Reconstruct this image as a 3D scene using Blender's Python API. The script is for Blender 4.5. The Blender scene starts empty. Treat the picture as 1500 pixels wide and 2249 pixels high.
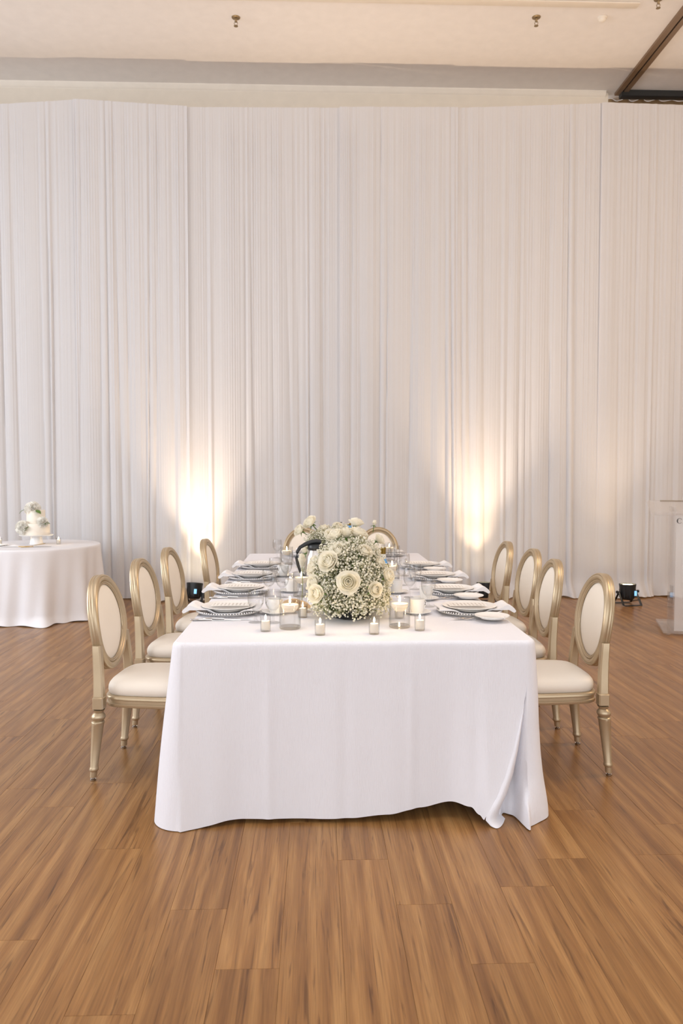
import bpy, math, random
import numpy as np
from mathutils import Vector, Matrix

random.seed(7); np.random.seed(7)
C = bpy.context.scene.collection
SC = bpy.context.scene
PI = math.pi; R = math.radians

# ------------------------------------------------------------------ camera
cam_d = bpy.data.cameras.new('camera'); cam = bpy.data.objects.new('camera', cam_d); C.objects.link(cam)
cam_d.sensor_fit = 'HORIZONTAL'; cam_d.sensor_width = 24.0
cam_d.lens = 1666.0 / 1500.0 * 24.0
cam.location = (0, 0, 1.45)
cam.rotation_euler = (PI/2 - math.atan(77.5/1666), 0, -math.atan(56/1666))
cam_d.clip_start = 0.05; cam_d.clip_end = 100
cam_d.dof.use_dof = True; cam_d.dof.focus_distance = 3.6; cam_d.dof.aperture_fstop = 4.5
SC.camera = cam

# ------------------------------------------------------------------ world, added fill lights, exposure
w = bpy.data.worlds.new('daylight'); SC.world = w; w.use_nodes = True
bg = w.node_tree.nodes['Background']
bg.inputs[0].default_value = (0.93, 0.955, 1.0, 1); bg.inputs[1].default_value = 0.98

def area(name, loc, target, sx, sy, power, col):
    d = bpy.data.lights.new(name, 'AREA'); d.shape = 'RECTANGLE'; d.size = sx; d.size_y = sy
    d.energy = power; d.color = col
    o = bpy.data.objects.new(name, d); C.objects.link(o); o.location = loc
    o.rotation_euler = (Vector(target) - Vector(loc)).to_track_quat('-Z', 'Y').to_euler()
    return o
area('cool_fill_left', (-7.9, 3.6, 2.9), (0, 4.4, 1.6), 7.0, 3.6, 210, (0.87, 0.92, 1.0))  # added area light standing in for daylight from the left; no window built
area('overhead_fill', (0.3, 3.0, 6.1), (0.3, 3.2, 0), 5.0, 3.0, 48, (1.0, 0.97, 0.97))  # added from overhead to brighten the tabletop; no lamp fixture there
area('warm_fill_right', (6.6, 4.4, 6.0), (3.6, 6.4, 0), 2.5, 2.5, 125, (1.0, 0.72, 0.47))  # added to warm the right side; no lamp fixture there

SC.view_settings.view_transform = 'Standard'; SC.view_settings.look = 'None'
SC.view_settings.gamma = 1.0; SC.view_settings.use_curve_mapping = False
SC.view_settings.exposure = 1.20
SC.cycles.transparent_max_bounces = 40
SC.cycles.max_bounces = 8
SC.cycles.caustics_reflective = False; SC.cycles.caustics_refractive = False
SC.cycles.sample_clamp_indirect = 4.0
SC.cycles.use_denoising = True

# ------------------------------------------------------------------ materials
MATS = {}
def nodes(name):
    m = bpy.data.materials.new(name); m.use_nodes = True
    nt = m.node_tree; nt.nodes.clear()
    out = nt.nodes.new('ShaderNodeOutputMaterial')
    return m, nt, out
def N(nt, t, **kw):
    n = nt.nodes.new(t)
    for k, v in kw.items():
        if k in n.inputs: n.inputs[k].default_value = v
        else: setattr(n, k, v)
    return n
def pm(name, col, rough=0.5, metal=0.0, spec=0.5, var=0.06, vscale=8.0, bump=0.0, bscale=(60, 60, 60), trans=0.0, sheen=0.0, sss=0.0, emit=None):
    """principled with a little noise in its colour and, if asked, a fine relief"""
    if name in MATS: return MATS[name]
    m, nt, out = nodes(name); L = nt.links.new
    b = N(nt, 'ShaderNodeBsdfPrincipled'); b.inputs['Roughness'].default_value = rough
    b.inputs['Metallic'].default_value = metal; b.inputs['Specular IOR Level'].default_value = spec
    tc = N(nt, 'ShaderNodeTexCoord')
    no = N(nt, 'ShaderNodeTexNoise'); no.inputs['Scale'].default_value = vscale; no.inputs['Detail'].default_value = 3
    L(tc.outputs['Object'], no.inputs['Vector'])
    mx = N(nt, 'ShaderNodeMix', data_type='RGBA')
    c1 = [min(1, c*(1-var)) for c in col]; c2 = [min(1, c*(1+var)) for c in col]
    mx.inputs['A'].default_value = (*c1, 1); mx.inputs['B'].default_value = (*c2, 1)
    mx.inputs[6].default_value = (*c1, 1); mx.inputs[7].default_value = (*c2, 1)
    L(no.outputs['Fac'], mx.inputs[0]); L(mx.outputs[2], b.inputs['Base Color'])
    if sss: b.inputs['Subsurface Weight'].default_value = sss; b.inputs['Subsurface Radius'].default_value = (0.02, 0.012, 0.006); b.inputs['Subsurface Scale'].default_value = 1.0
    if sheen: b.inputs['Sheen Weight'].default_value = sheen
    if emit: b.inputs['Emission Color'].default_value = (*emit[0], 1); b.inputs['Emission Strength'].default_value = emit[1]
    if bump:
        mp = N(nt, 'ShaderNodeMapping'); mp.inputs['Scale'].default_value = bscale
        n2 = N(nt, 'ShaderNodeTexNoise'); n2.inputs['Scale'].default_value = 1.0; n2.inputs['Detail'].default_value = 4
        L(tc.outputs['Object'], mp.inputs[0]); L(mp.outputs[0], n2.inputs['Vector'])
        bp = N(nt, 'ShaderNodeBump'); bp.inputs['Strength'].default_value = bump; bp.inputs['Distance'].default_value = 0.002
        L(n2.outputs['Fac'], bp.inputs['Height']); L(bp.outputs[0], b.inputs['Normal'])
    sh = b.outputs[0]
    if trans:
        t = N(nt, 'ShaderNodeBsdfTranslucent'); L(mx.outputs[2], t.inputs['Color'])
        ms = N(nt, 'ShaderNodeMixShader'); ms.inputs[0].default_value = trans
        L(sh, ms.inputs[1]); L(t.outputs[0], ms.inputs[2]); sh = ms.outputs[0]
    L(sh, out.inputs['Surface'])
    MATS[name] = m; return m
def glassy(name, tint=(0.97, 0.97, 0.97), edge=(0.80, 0.80, 0.79), milk=0.0, rough=0.02, refl=1.0):
    """clear thin glass or acrylic: see-through with Fresnel shine, greyer where it is seen edge-on"""
    if name in MATS: return MATS[name]
    m, nt, out = nodes(name); L = nt.links.new
    lw = N(nt, 'ShaderNodeLayerWeight'); lw.inputs['Blend'].default_value = 0.15
    mx = N(nt, 'ShaderNodeMix', data_type='RGBA')
    mx.inputs[6].default_value = (*tint, 1); mx.inputs[7].default_value = (*edge, 1)
    L(lw.outputs['Facing'], mx.inputs[0])
    t = N(nt, 'ShaderNodeBsdfTransparent'); L(mx.outputs[2], t.inputs[0])
    g = N(nt, 'ShaderNodeBsdfGlossy'); g.inputs['Roughness'].default_value = rough
    l2 = N(nt, 'ShaderNodeLayerWeight'); l2.inputs['Blend'].default_value = 0.5
    pw = N(nt, 'ShaderNodeMath', operation='POWER'); pw.inputs[1].default_value = 4.0; L(l2.outputs['Facing'], pw.inputs[0])
    mt = N(nt, 'ShaderNodeMath', operation='MULTIPLY_ADD'); mt.inputs[1].default_value = 0.40*refl; mt.inputs[2].default_value = 0.035*refl; L(pw.outputs[0], mt.inputs[0])
    ms = N(nt, 'ShaderNodeMixShader'); L(mt.outputs[0], ms.inputs[0]); L(t.outputs[0], ms.inputs[1]); L(g.outputs[0], ms.inputs[2])
    sh = ms.outputs[0]
    if milk:
        d = N(nt, 'ShaderNodeBsdfDiffuse'); d.inputs[0].default_value = (0.86, 0.85, 0.84, 1)
        no = N(nt, 'ShaderNodeTexNoise'); no.inputs['Scale'].default_value = 3
        mm = N(nt, 'ShaderNodeMapRange'); mm.inputs['To Min'].default_value = milk*0.9; mm.inputs['To Max'].default_value = milk*1.1
        L(no.outputs['Fac'], mm.inputs['Value'])
        m2 = N(nt, 'ShaderNodeMixShader'); L(mm.outputs[0], m2.inputs[0]); L(sh, m2.inputs[1]); L(d.outputs[0], m2.inputs[2]); sh = m2.outputs[0]
    L(sh, out.inputs['Surface']); MATS[name] = m; return m
def emission(name, col, s):
    m, nt, out = nodes(name); e = N(nt, 'ShaderNodeEmission'); e.inputs[0].default_value = (*col, 1); e.inputs[1].default_value = s
    nt.links.new(e.outputs[0], out.inputs['Surface']); MATS[name] = m; return m

def wood_mat():
    m, nt, out = nodes('floor_wood'); L = nt.links.new
    b = N(nt, 'ShaderNodeBsdfPrincipled'); b.inputs['Specular IOR Level'].default_value = 0.45
    tc = N(nt, 'ShaderNodeTexCoord'); oi = N(nt, 'ShaderNodeObjectInfo')
    sc = N(nt, 'ShaderNodeVectorMath', operation='SCALE'); sc.inputs['Scale'].default_value = 37.0
    cx = N(nt, 'ShaderNodeCombineXYZ'); L(oi.outputs['Random'], cx.inputs[0]); L(oi.outputs['Random'], cx.inputs[1]); L(cx.outputs[0], sc.inputs[0])
    ad = N(nt, 'ShaderNodeVectorMath', operation='ADD'); L(tc.outputs['Object'], ad.inputs[0]); L(sc.outputs[0], ad.inputs[1])
    def noise(scale, detail, dist, rough=0.55):
        mp = N(nt, 'ShaderNodeMapping'); mp.inputs['Scale'].default_value = scale
        n = N(nt, 'ShaderNodeTexNoise'); n.inputs['Scale'].default_value = 1; n.inputs['Detail'].default_value = detail
        n.inputs['Distortion'].default_value = dist; n.inputs['Roughness'].default_value = rough
        L(ad.outputs[0], mp.inputs[0]); L(mp.outputs[0], n.inputs['Vector']); return n.outputs['Fac']
    big = noise((10, 0.9, 1), 3, 1.1); mid = noise((26, 1.3, 1), 6, 1.2, 0.62); fine = noise((190, 4.0, 1), 4, 0.2); streak = noise((34, 1.5, 1), 3, 2.2)
    r1 = N(nt, 'ShaderNodeValToRGB'); e = r1.color_ramp.elements
    e[0].position = 0.30; e[0].color = (0.182, 0.080, 0.025, 1); e[1].position = 0.70; e[1].color = (0.375, 0.200, 0.072, 1)
    x = r1.color_ramp.elements.new(0.5); x.color = (0.272, 0.131, 0.042, 1)
    mpw = N(nt, 'ShaderNodeMapping'); mpw.inputs['Scale'].default_value = (1.0, 0.085, 1.0)
    wv = N(nt, 'ShaderNodeTexWave', wave_type='RINGS', rings_direction='Z'); wv.inputs['Scale'].default_value = 3.6; wv.inputs['Distortion'].default_value = 9.0; wv.inputs['Detail'].default_value = 3.0; wv.inputs['Detail Scale'].default_value = 1.6
    L(ad.outputs[0], mpw.inputs[0]); L(mpw.outputs[0], wv.inputs['Vector'])
    mw = N(nt, 'ShaderNodeMath', operation='MULTIPLY_ADD'); mw.inputs[1].default_value = 0.16; mw.inputs[2].default_value = -0.08; L(wv.outputs['Fac'], mw.inputs[0])
    mm0 = N(nt, 'ShaderNodeMath', operation='MULTIPLY_ADD'); mm0.inputs[1].default_value = 0.50; L(mid, mm0.inputs[0]); L(mw.outputs[0], mm0.inputs[2])
    mm = N(nt, 'ShaderNodeMath', operation='ADD'); L(mm0.outputs[0], mm.inputs[0])
    m2 = N(nt, 'ShaderNodeMath', operation='MULTIPLY'); m2.inputs[1].default_value = 0.50; L(big, m2.inputs[0]); L(m2.outputs[0], mm.inputs[1])
    L(mm.outputs[0], r1.inputs[0])
    # dark thin streaks
    r2 = N(nt, 'ShaderNodeValToRGB'); e = r2.color_ramp.elements
    e[0].position = 0.30; e[0].color = (0.45, 0.40, 0.36, 1); e[1].position = 0.42; e[1].color = (1, 1, 1, 1); L(streak, r2.inputs[0])
    mu = N(nt, 'ShaderNodeMix', data_type='RGBA', blend_type='MULTIPLY'); mu.inputs[0].default_value = 0.8
    L(r1.outputs[0], mu.inputs[6]); L(r2.outputs[0], mu.inputs[7])
    r3 = N(nt, 'ShaderNodeMapRange'); r3.inputs['From Min'].default_value = 0.3; r3.inputs['From Max'].default_value = 0.7
    r3.inputs['To Min'].default_value = 0.80; r3.inputs['To Max'].default_value = 1.16; L(fine, r3.inputs['Value'])
    rr = N(nt, 'ShaderNodeMapRange'); rr.inputs['To Min'].default_value = 0.95; rr.inputs['To Max'].default_value = 1.05; L(oi.outputs['Random'], rr.inputs['Value'])
    k = N(nt, 'ShaderNodeMath', operation='MULTIPLY'); L(r3.outputs[0], k.inputs[0]); L(rr.outputs[0], k.inputs[1])
    v = N(nt, 'ShaderNodeVectorMath', operation='SCALE'); L(mu.outputs[2], v.inputs[0]); L(k.outputs[0], v.inputs['Scale'])
    L(v.outputs[0], b.inputs['Base Color'])
    ro = N(nt, 'ShaderNodeMapRange'); ro.inputs['To Min'].default_value = 0.27; ro.inputs['To Max'].default_value = 0.40; L(mid, ro.inputs['Value']); L(ro.outputs[0], b.inputs['Roughness'])
    bp = N(nt, 'ShaderNodeBump'); bp.inputs['Strength'].default_value = 0.12; bp.inputs['Distance'].default_value = 0.001
    L(fine, bp.inputs['Height']); L(bp.outputs[0], b.inputs['Normal'])
    L(b.outputs[0], out.inputs['Surface']); return m

def print_mat(name, base, ink, axis_lines, n_lines, half_w, half_l):
    """paper with rows of small script-like marks"""
    m, nt, out = nodes(name); L = nt.links.new
    b = N(nt, 'ShaderNodeBsdfPrincipled'); b.inputs['Roughness'].default_value = 0.6
    tc = N(nt, 'ShaderNodeTexCoord'); se = N(nt, 'ShaderNodeSeparateXYZ'); L(tc.outputs['Object'], se.inputs[0])
    def M(op, a, bb=None):
        n = N(nt, 'ShaderNodeMath', operation=op)
        for i, q in enumerate((a, bb)):
            if q is None: continue
            if isinstance(q, (int, float)): n.inputs[i].default_value = q
            else: L(q, n.inputs[i])
        return n.outputs[0]
    X, Y = se.outputs[0], se.outputs[1]
    row = M('FRACT', M('MULTIPLY', M('ADD', X, 1.0), n_lines/(2*half_l)))
    inrow = M('LESS_THAN', M('ABSOLUTE', M('SUBTRACT', row, 0.5)), 0.22)
    mp = N(nt, 'ShaderNodeMapping'); mp.inputs['Scale'].default_value = (120, 420, 1); L(tc.outputs['Object'], mp.inputs[0])
    no = N(nt, 'ShaderNodeTexNoise'); no.inputs['Scale'].default_value = 1.0; no.inputs['Detail'].default_value = 2; L(mp.outputs[0], no.inputs['Vector'])
    mark = M('GREATER_THAN', no.outputs['Fac'], 0.50)
    wide = M('MULTIPLY', M('LESS_THAN', M('ABSOLUTE', Y), half_w), M('LESS_THAN', M('ABSOLUTE', X), half_l))
    f = M('MULTIPLY', M('MULTIPLY', inrow, mark), wide)
    mx = N(nt, 'ShaderNodeMix', data_type='RGBA'); mx.inputs[6].default_value = (*base, 1); mx.inputs[7].default_value = (*ink, 1)
    L(f, mx.inputs[0]); L(mx.outputs[2], b.inputs['Base Color']); L(b.outputs[0], out.inputs['Surface']); return m

M_WOOD = wood_mat()
M_WALL = pm('cream_wall_paint', (0.72, 0.66, 0.57), 0.8, bump=0.1, bscale=(90, 90, 90))
M_CEIL = pm('white_ceiling_paint', (0.80, 0.76, 0.72), 0.9, bump=0.08, bscale=(70, 70, 70))
M_TRIM = pm('cream_trim_paint', (0.80, 0.74, 0.65), 0.6)
M_TRACK = pm('brown_anodised_metal', (0.30, 0.21, 0.14), 0.45, 0.6)
M_BLACK = pm('black_plastic', (0.012, 0.014, 0.016), 0.38, vscale=20)
M_DARK = pm('dark_recess', (0.012, 0.011, 0.010), 0.8)
M_SHEER = pm('sheer_voile', (0.795, 0.79, 0.805), 0.85, spec=0.1, trans=0.34, bump=0.06, bscale=(900, 900, 60), var=0.012, vscale=2.0)
M_GOLDCURT = pm('gold_velour', (0.36, 0.24, 0.12), 0.8, sheen=0.2)
M_CLOTH = pm('white_crinkle_linen', (0.845, 0.845, 0.895), 0.75, spec=0.2, trans=0.06, bump=0.8, bscale=(300, 300, 24), var=0.01)
M_CLOTH2 = pm('ivory_linen', (0.83, 0.825, 0.85), 0.75, spec=0.2, trans=0.08, bump=0.35, bscale=(120, 120, 60), var=0.012)
M_NAPKIN = pm('white_napkin', (0.84, 0.83, 0.84), 0.75, spec=0.2, bump=0.2, bscale=(300, 300, 300), var=0.01)
M_GOLD = pm('champagne_gold_paint', (0.50, 0.395, 0.26), 0.36, 0.62, var=0.05, vscale=30)
M_PAD = pm('ivory_vinyl', (0.82, 0.745, 0.645), 0.48, spec=0.4, var=0.02, vscale=5, bump=0.05, bscale=(500, 500, 500))
M_GLIDE = pm('steel_glide', (0.55, 0.53, 0.50), 0.25, 1.0)
M_CHINA = pm('white_china', (0.84, 0.82, 0.79), 0.18, var=0.01)
M_SILVER = pm('polished_steel', (0.72, 0.71, 0.70), 0.16, 1.0, var=0.03)
M_BEAD = pm('silver_bead', (0.76, 0.76, 0.77), 0.28, 0.75)
M_BRUSH = pm('brushed_steel', (0.62, 0.58, 0.54), 0.32, 1.0)
M_GLASS = glassy('clear_glass')
M_CHARGER = glassy('charger_glass', (0.985, 0.985, 0.985), (0.94, 0.94, 0.945), milk=0.42)
M_THICK = glassy('glass_base', (0.96, 0.95, 0.93), (0.82, 0.79, 0.73), rough=0.08)
M_WATER = glassy('water', (0.985, 0.985, 0.98), (0.93, 0.93, 0.92), refl=0.8)
M_ACRYL = glassy('clear_acrylic', (0.98, 0.975, 0.97), (0.93, 0.91, 0.90), milk=0.10)
M_FROST = glassy('frosted_acrylic', (0.9, 0.88, 0.86), (0.8, 0.78, 0.76), milk=0.40, rough=0.25)
M_WAX = pm('ivory_wax', (0.90, 0.86, 0.79), 0.45, trans=0.45, var=0.02)
M_WICK = pm('burnt_wick', (0.03, 0.025, 0.02), 0.9)
M_FLAME = emission('candle_flame', (1.0, 0.70, 0.34), 85.0)
M_LENS = emission('lamp_lens', (1.0, 0.80, 0.52), 14.0)
M_LCD = pm('blue_display', (0.10, 0.30, 0.55), 0.3, emit=((0.25, 0.52, 0.85), 0.55))
M_ROSE = pm('ivory_rose_petal', (0.95, 0.915, 0.80), 0.6, spec=0.2, trans=0.5, var=0.03, vscale=30)
M_PEONY = pm('white_peony_petal', (0.96, 0.945, 0.89), 0.65, spec=0.2, trans=0.22, var=0.02, vscale=30)
M_CANDLEROSE = pm('candle_tinted_petal', (0.86, 0.66, 0.42), 0.6, spec=0.2, trans=0.28, var=0.05, vscale=30)  # peach tint paints candle glow into the petal colour
M_BABY = pm('gypsophila_blossom', (0.95, 0.90, 0.79), 0.8, spec=0.1, trans=0.42, var=0.10, vscale=60)
M_STEM = pm('pale_green_stem', (0.42, 0.43, 0.20), 0.6, trans=0.3, var=0.2, vscale=30)
M_LEAF = pm('green_leaf', (0.12, 0.22, 0.045), 0.45, trans=0.2, var=0.25, vscale=20)
M_PAPER = print_mat('printed_card', (0.83, 0.80, 0.76), (0.40, 0.36, 0.30), 0, 9, 0.036, 0.085)
M_BOTTLE = glassy('green_bottle_glass', (0.30, 0.30, 0.05), (0.08, 0.08, 0.01))
M_BOTTLE2 = pm('dark_wine_bottle', (0.030, 0.028, 0.012), 0.1)
M_OLIVE = pm('olive_bottle', (0.26, 0.22, 0.035), 0.12)
M_CAPS = pm('bronze_foil', (0.23, 0.15, 0.03), 0.35, 0.6)
M_LABEL = pm('blue_bottle_label', (0.10, 0.33, 0.66), 0.5)
M_LABELW = pm('white_bottle_label', (0.75, 0.76, 0.74), 0.5)
M_CAKE = pm('ivory_buttercream', (0.86, 0.80, 0.70), 0.55, var=0.015, bump=0.06, bscale=(80, 80, 20), sss=0.0)
M_GOLDCUT = pm('gold_cutlery', (0.75, 0.55, 0.28), 0.25, 0.9)
M_BRASS = pm('brass_sprinkler', (0.30, 0.22, 0.12), 0.4, 0.8)
M_INK = pm('black_lettering', (0.02, 0.018, 0.015), 0.5)
M_BOWL = pm('black_bowl', (0.015, 0.015, 0.014), 0.35)
M_FOLDT = pm('grey_plastic_tabletop', (0.5, 0.5, 0.48), 0.6)

# ------------------------------------------------------------------ mesh helpers
class MB:
    def __init__(s): s.v = []; s.f = []
    def add(s, vs, fs, mat=None):
        o = len(s.v)
        if mat is not None: vs = [tuple(mat @ Vector(p)) for p in vs]
        s.v += [tuple(p) for p in vs]; s.f += [tuple(i+o for i in f) for f in fs]; return s
    def box(s, x0, x1, y0, y1, z0, z1, mat=None):
        vs = [(x, y, z) for z in (z0, z1) for y in (y0, y1) for x in (x0, x1)]
        return s.add(vs, [(0, 2, 3, 1), (4, 5, 7, 6), (0, 1, 5, 4), (2, 6, 7, 3), (0, 4, 6, 2), (1, 3, 7, 5)], mat)
    def bbox(s, x0, x1, y0, y1, z0, z1, b, mat=None):
        """box with chamfered edges"""
        vs = []; fs = []
        rings = [(b, z0), (0, z0+b), (0, z1-b), (b, z1)]
        for ins, z in rings:
            X0, X1, Y0, Y1 = x0+ins, x1-ins, y0+ins, y1-ins; c = b
            vs += [(X0+c, Y0, z), (X1-c, Y0, z), (X1, Y0+c, z), (X1, Y1-c, z), (X1-c, Y1, z), (X0+c, Y1, z), (X0, Y1-c, z), (X0, Y0+c, z)]
        for r in range(3):
            for i in range(8):
                j = (i+1) % 8; fs.append((r*8+i, r*8+j, (r+1)*8+j, (r+1)*8+i))
        fs.append(tuple(range(7, -1, -1))); fs.append(tuple(range(24, 32)))
        return s.add(vs, fs, mat)
    def lathe(s, prof, n=32, mat=None, sx=1.0, sy=1.0):
        vs = []; fs = []; idx = []
        for r, z in prof:
            if r < 1e-6: idx.append([len(vs)]*n); vs.append((0, 0, z))
            else:
                idx.append(list(range(len(vs), len(vs)+n)))
                vs += [(r*math.cos(2*PI*i/n)*sx, r*math.sin(2*PI*i/n)*sy, z) for i in range(n)]
        for a, b in zip(idx, idx[1:]):
            for i in range(n):
                j = (i+1) % n
                q = [a[i], a[j], b[j], b[i]]; q2 = []
                for k in q:
                    if k not in q2: q2.append(k)
                if len(q2) > 2: fs.append(tuple(q2))
        return s.add(vs, fs, mat)
    def grid(s, P, close_u=False, close_v=False, mat=None, flip=False):
        """P[row][col] points"""
        nr = len(P); nc = len(P[0]); vs = [p for r in P for p in r]; fs = []
        for i in range(nr if close_v else nr-1):
            for j in range(nc if close_u else nc-1):
                a = i*nc+j; b = i*nc+(j+1) % nc; c = ((i+1) % nr)*nc+(j+1) % nc; d = ((i+1) % nr)*nc+j
                fs.append((a, d, c, b) if flip else (a, b, c, d))
        return s.add(vs, fs, mat)
    def tube(s, path, rad, n=8, mat=None, cap=True, sq=None):
        """tube along a path; rad number or list; sq=(w,h) gives an oval section scale"""
        P = [Vector(p) for p in path]; rows = []
        up = Vector((0, 0, 1))
        for i, p in enumerate(P):
            t = (P[min(i+1, len(P)-1)] - P[max(i-1, 0)]).normalized()
            u = up if abs(t.dot(up)) < 0.95 else Vector((1, 0, 0))
            a = t.cross(u).normalized(); b = a.cross(t).normalized()
            r = rad[i] if isinstance(rad, (list, tuple)) else rad
            k = sq or (1, 1)
            rows.append([tuple(p + a*(r*k[0]*math.cos(2*PI*j/n)) + b*(r*k[1]*math.sin(2*PI*j/n))) for j in range(n)])
        o = len(s.v); s.grid(rows, close_u=True, mat=mat)
        if cap:
            s.f.append(tuple(o+j for j in range(n-1, -1, -1))); m = (len(P)-1)*n
            s.f.append(tuple(o+m+j for j in range(n)))
        return s
    def ico(s, c, r, mat=None):
        t = (1+5**.5)/2; k = r/math.sqrt(1+t*t)
        vs = [(-1, t, 0), (1, t, 0), (-1, -t, 0), (1, -t, 0), (0, -1, t), (0, 1, t), (0, -1, -t), (0, 1, -t), (t, 0, -1), (t, 0, 1), (-t, 0, -1), (-t, 0, 1)]
        vs = [(c[0]+x*k, c[1]+y*k, c[2]+z*k) for x, y, z in vs]
        fs = [(0, 11, 5), (0, 5, 1), (0, 1, 7), (0, 7, 10), (0, 10, 11), (1, 5, 9), (5, 11, 4), (11, 10, 2), (10, 7, 6), (7, 1, 8), (3, 9, 4), (3, 4, 2), (3, 2, 6), (3, 6, 8), (3, 8, 9), (4, 9, 5), (2, 4, 11), (6, 2, 10), (8, 6, 7), (9, 8, 1)]
        return s.add(vs, fs, mat)
    def mesh(s, name, mat, smooth=40):
        me = bpy.data.meshes.new(name); me.from_pydata([(float(a), float(b), float(c)) for a, b, c in s.v], [], [tuple(int(i) for i in f) for f in s.f])
        me.materials.append(mat)
        if smooth:
            me.polygons.foreach_set('use_smooth', [True]*len(me.polygons))
            if smooth < 170: me.set_sharp_from_angle(angle=R(smooth))
        me.update(); return me
def obj(name, mb, mat, parent=None, smooth=40, loc=None, label=None, kind=None):
    me = mb.mesh(name, mat, smooth) if isinstance(mb, MB) else mb
    o = bpy.data.objects.new(name, me); C.objects.link(o)
    if parent is not None: o.parent = parent
    if loc is not None: o.location = loc
    if label: o['label'] = label
    if kind: o['kind'] = kind
    return o
def tag(o, label, cat, group=None):
    o['label'] = label; o['category'] = cat
    if group: o['group'] = group
    return o
def thing(name, label, cat, loc=(0, 0, 0), rz=0.0, group=None):
    o = bpy.data.objects.new(name, None); C.objects.link(o); o.location = loc; o.rotation_euler = (0, 0, rz)
    o.empty_display_size = 0.05
    return tag(o, label, cat, group)
def struct(name, mb, mat, parent=None, smooth=40):
    o = obj(name, mb, mat, parent, smooth); o['kind'] = 'structure'; return o
def dup(root, loc, rz=0.0, label=None, group=None):
    r = root.copy(); C.objects.link(r); r.location = loc; r.rotation_euler = (0, 0, rz)
    if label: r['label'] = label
    if group: r['group'] = group
    for ch in list(root.children):
        c = ch.copy(); C.objects.link(c); c.parent = r
        for g in list(ch.children):
            d = g.copy(); C.objects.link(d); d.parent = c
    return r
class Proto:
    """first placement uses the built thing itself, later ones are copies"""
    def __init__(s, build): s.build = build; s.root = None
    def place(s, loc, rz, label, group=None):
        if s.root is None:
            s.root = s.build(); r = s.root; r.location = loc; r.rotation_euler = (0, 0, rz); r['label'] = label
            if group: r['group'] = group
            return r
        return dup(s.root, loc, rz, label, group)
def smooth(a, b, x):
    t = np.clip((x-a)/(b-a), 0, 1); return t*t*(3-2*t)

# ------------------------------------------------------------------ room shell
ZC = 6.25; YW = 9.6
fl = struct('floor', MB().box(-9, 9, -6, 11, -0.06, -0.005), M_DARK)
PW, PLN, PITCH, GAP = 0.19, 1.22, 0.19, 0.0012
pl = MB().bbox(0.0003, PITCH-0.0003, 0.0004, PLN-0.0004, -0.005, 0.0, 0.0005)
plank_me = pl.mesh('plank', M_WOOD, 0)
known = {1: 2.806, -2: 2.495, -1: 2.18, 0: 3.126, 2: 2.50, 3: 2.18, 5: 2.79}
rest = MB(); rng = random.Random(3)
for k in range(-36, 37):
    x0 = -0.11 + PITCH*k
    y_off = known.get(k, rng.uniform(0, PLN)) % PLN
    if k in (-3, 4): y_off = (2.0 + 0.6*(k > 0)) % PLN
    for n in range(-5, 9):
        y0 = y_off + PLN*n
        if y0 > 9.6: continue
        y1 = y0 + PLN; xc = x0 + PITCH/2
        seen = y1 > 1.75 and y0 < 9.1 and abs(xc - 0.034*(y0+0.6)) < 0.47*min(y1, 9.2) + 0.12
        if seen:
            o = obj('plank', plank_me, M_WOOD, fl); o.location = (x0, y0, 0)
        else:
            rest.box(x0+0.0006, x0+PITCH-0.0006, y0+0.0006, y1-0.0006, -0.005, 0.0)
o = obj('plank_field', rest, M_WOOD, fl, 0, kind='stuff')

struct('ceiling', MB().box(-9, 9, -6, 11, ZC, ZC+0.1), M_CEIL)
struct('wall_back', MB().box(-9, 3.66, YW, YW+0.12, 0, ZC), M_WALL)
struct('wall_left', MB().box(-9.1, -9, -6, 11, 0, ZC), M_WALL)
struct('wall_right', MB().box(9, 9.1, -6, 11, 0, ZC), M_WALL)
# crown moulding along the back wall
prof = [(0, 0), (-0.05, 0), (-0.05, -0.012), (-0.042, -0.018), (-0.036, -0.034), (-0.020, -0.046), (-0.012, -0.058), (-0.004, -0.060), (0, -0.066)]
cm = MB()
rows = [[(x, YW + a, ZC + b) for x in (-9, 3.62)] for a, b in prof]
cm.grid(rows)
rows = [[(3.62 - a, YW, ZC + b), (3.62 - a, YW + 0.12, ZC + b)] for a, b in [(-p[0]*-1, p[1]) for p in prof]]
struct('trim_1', cm, M_TRIM, smooth=60)
struct('trim_2', MB().bbox(-9, 3.29, 7.80, 7.895, ZC-0.015, ZC, 0.004), M_TRIM)
# folding-partition track set into the ceiling, and the black header of the side opening
tr = MB()
tr.box(3.745, 3.805, -6, 9.62, ZC-0.03, ZC); tr.box(3.825, 3.885, -6, 9.62, ZC-0.03, ZC)
t3 = struct('trim_3', tr, M_TRACK, smooth=0)
struct('track_slot_line', MB().box(3.805, 3.825, -6, 9.62, ZC-0.012, ZC), M_DARK, t3, 0)
struct('trim_4', MB().bbox(3.80, 9, 9.52, 9.62, ZC-0.075, ZC, 0.004), M_BLACK)

# heavy gold curtain hanging in the opening
def pleat_sheet(x0, x1, y, z0, z1, pitch, amp, nx=200):
    xs = np.linspace(x0, x1, nx)
    P = [[(float(x), float(y + amp*math.sin(2*PI*x/pitch)*(0.7+0.3*math.sin(x*5.1))), float(z)) for x in xs] for z in np.linspace(z1, z0, 4)]
    return MB().grid(P)
o = obj('stage_curtain', pleat_sheet(3.66, 8.9, 9.78, 0.0, ZC-0.002, 0.20, 0.035, 420), M_GOLDCURT, None, 180)
tag(o, 'brown gold pleated curtain in the opening under the black header', 'curtain')

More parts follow.
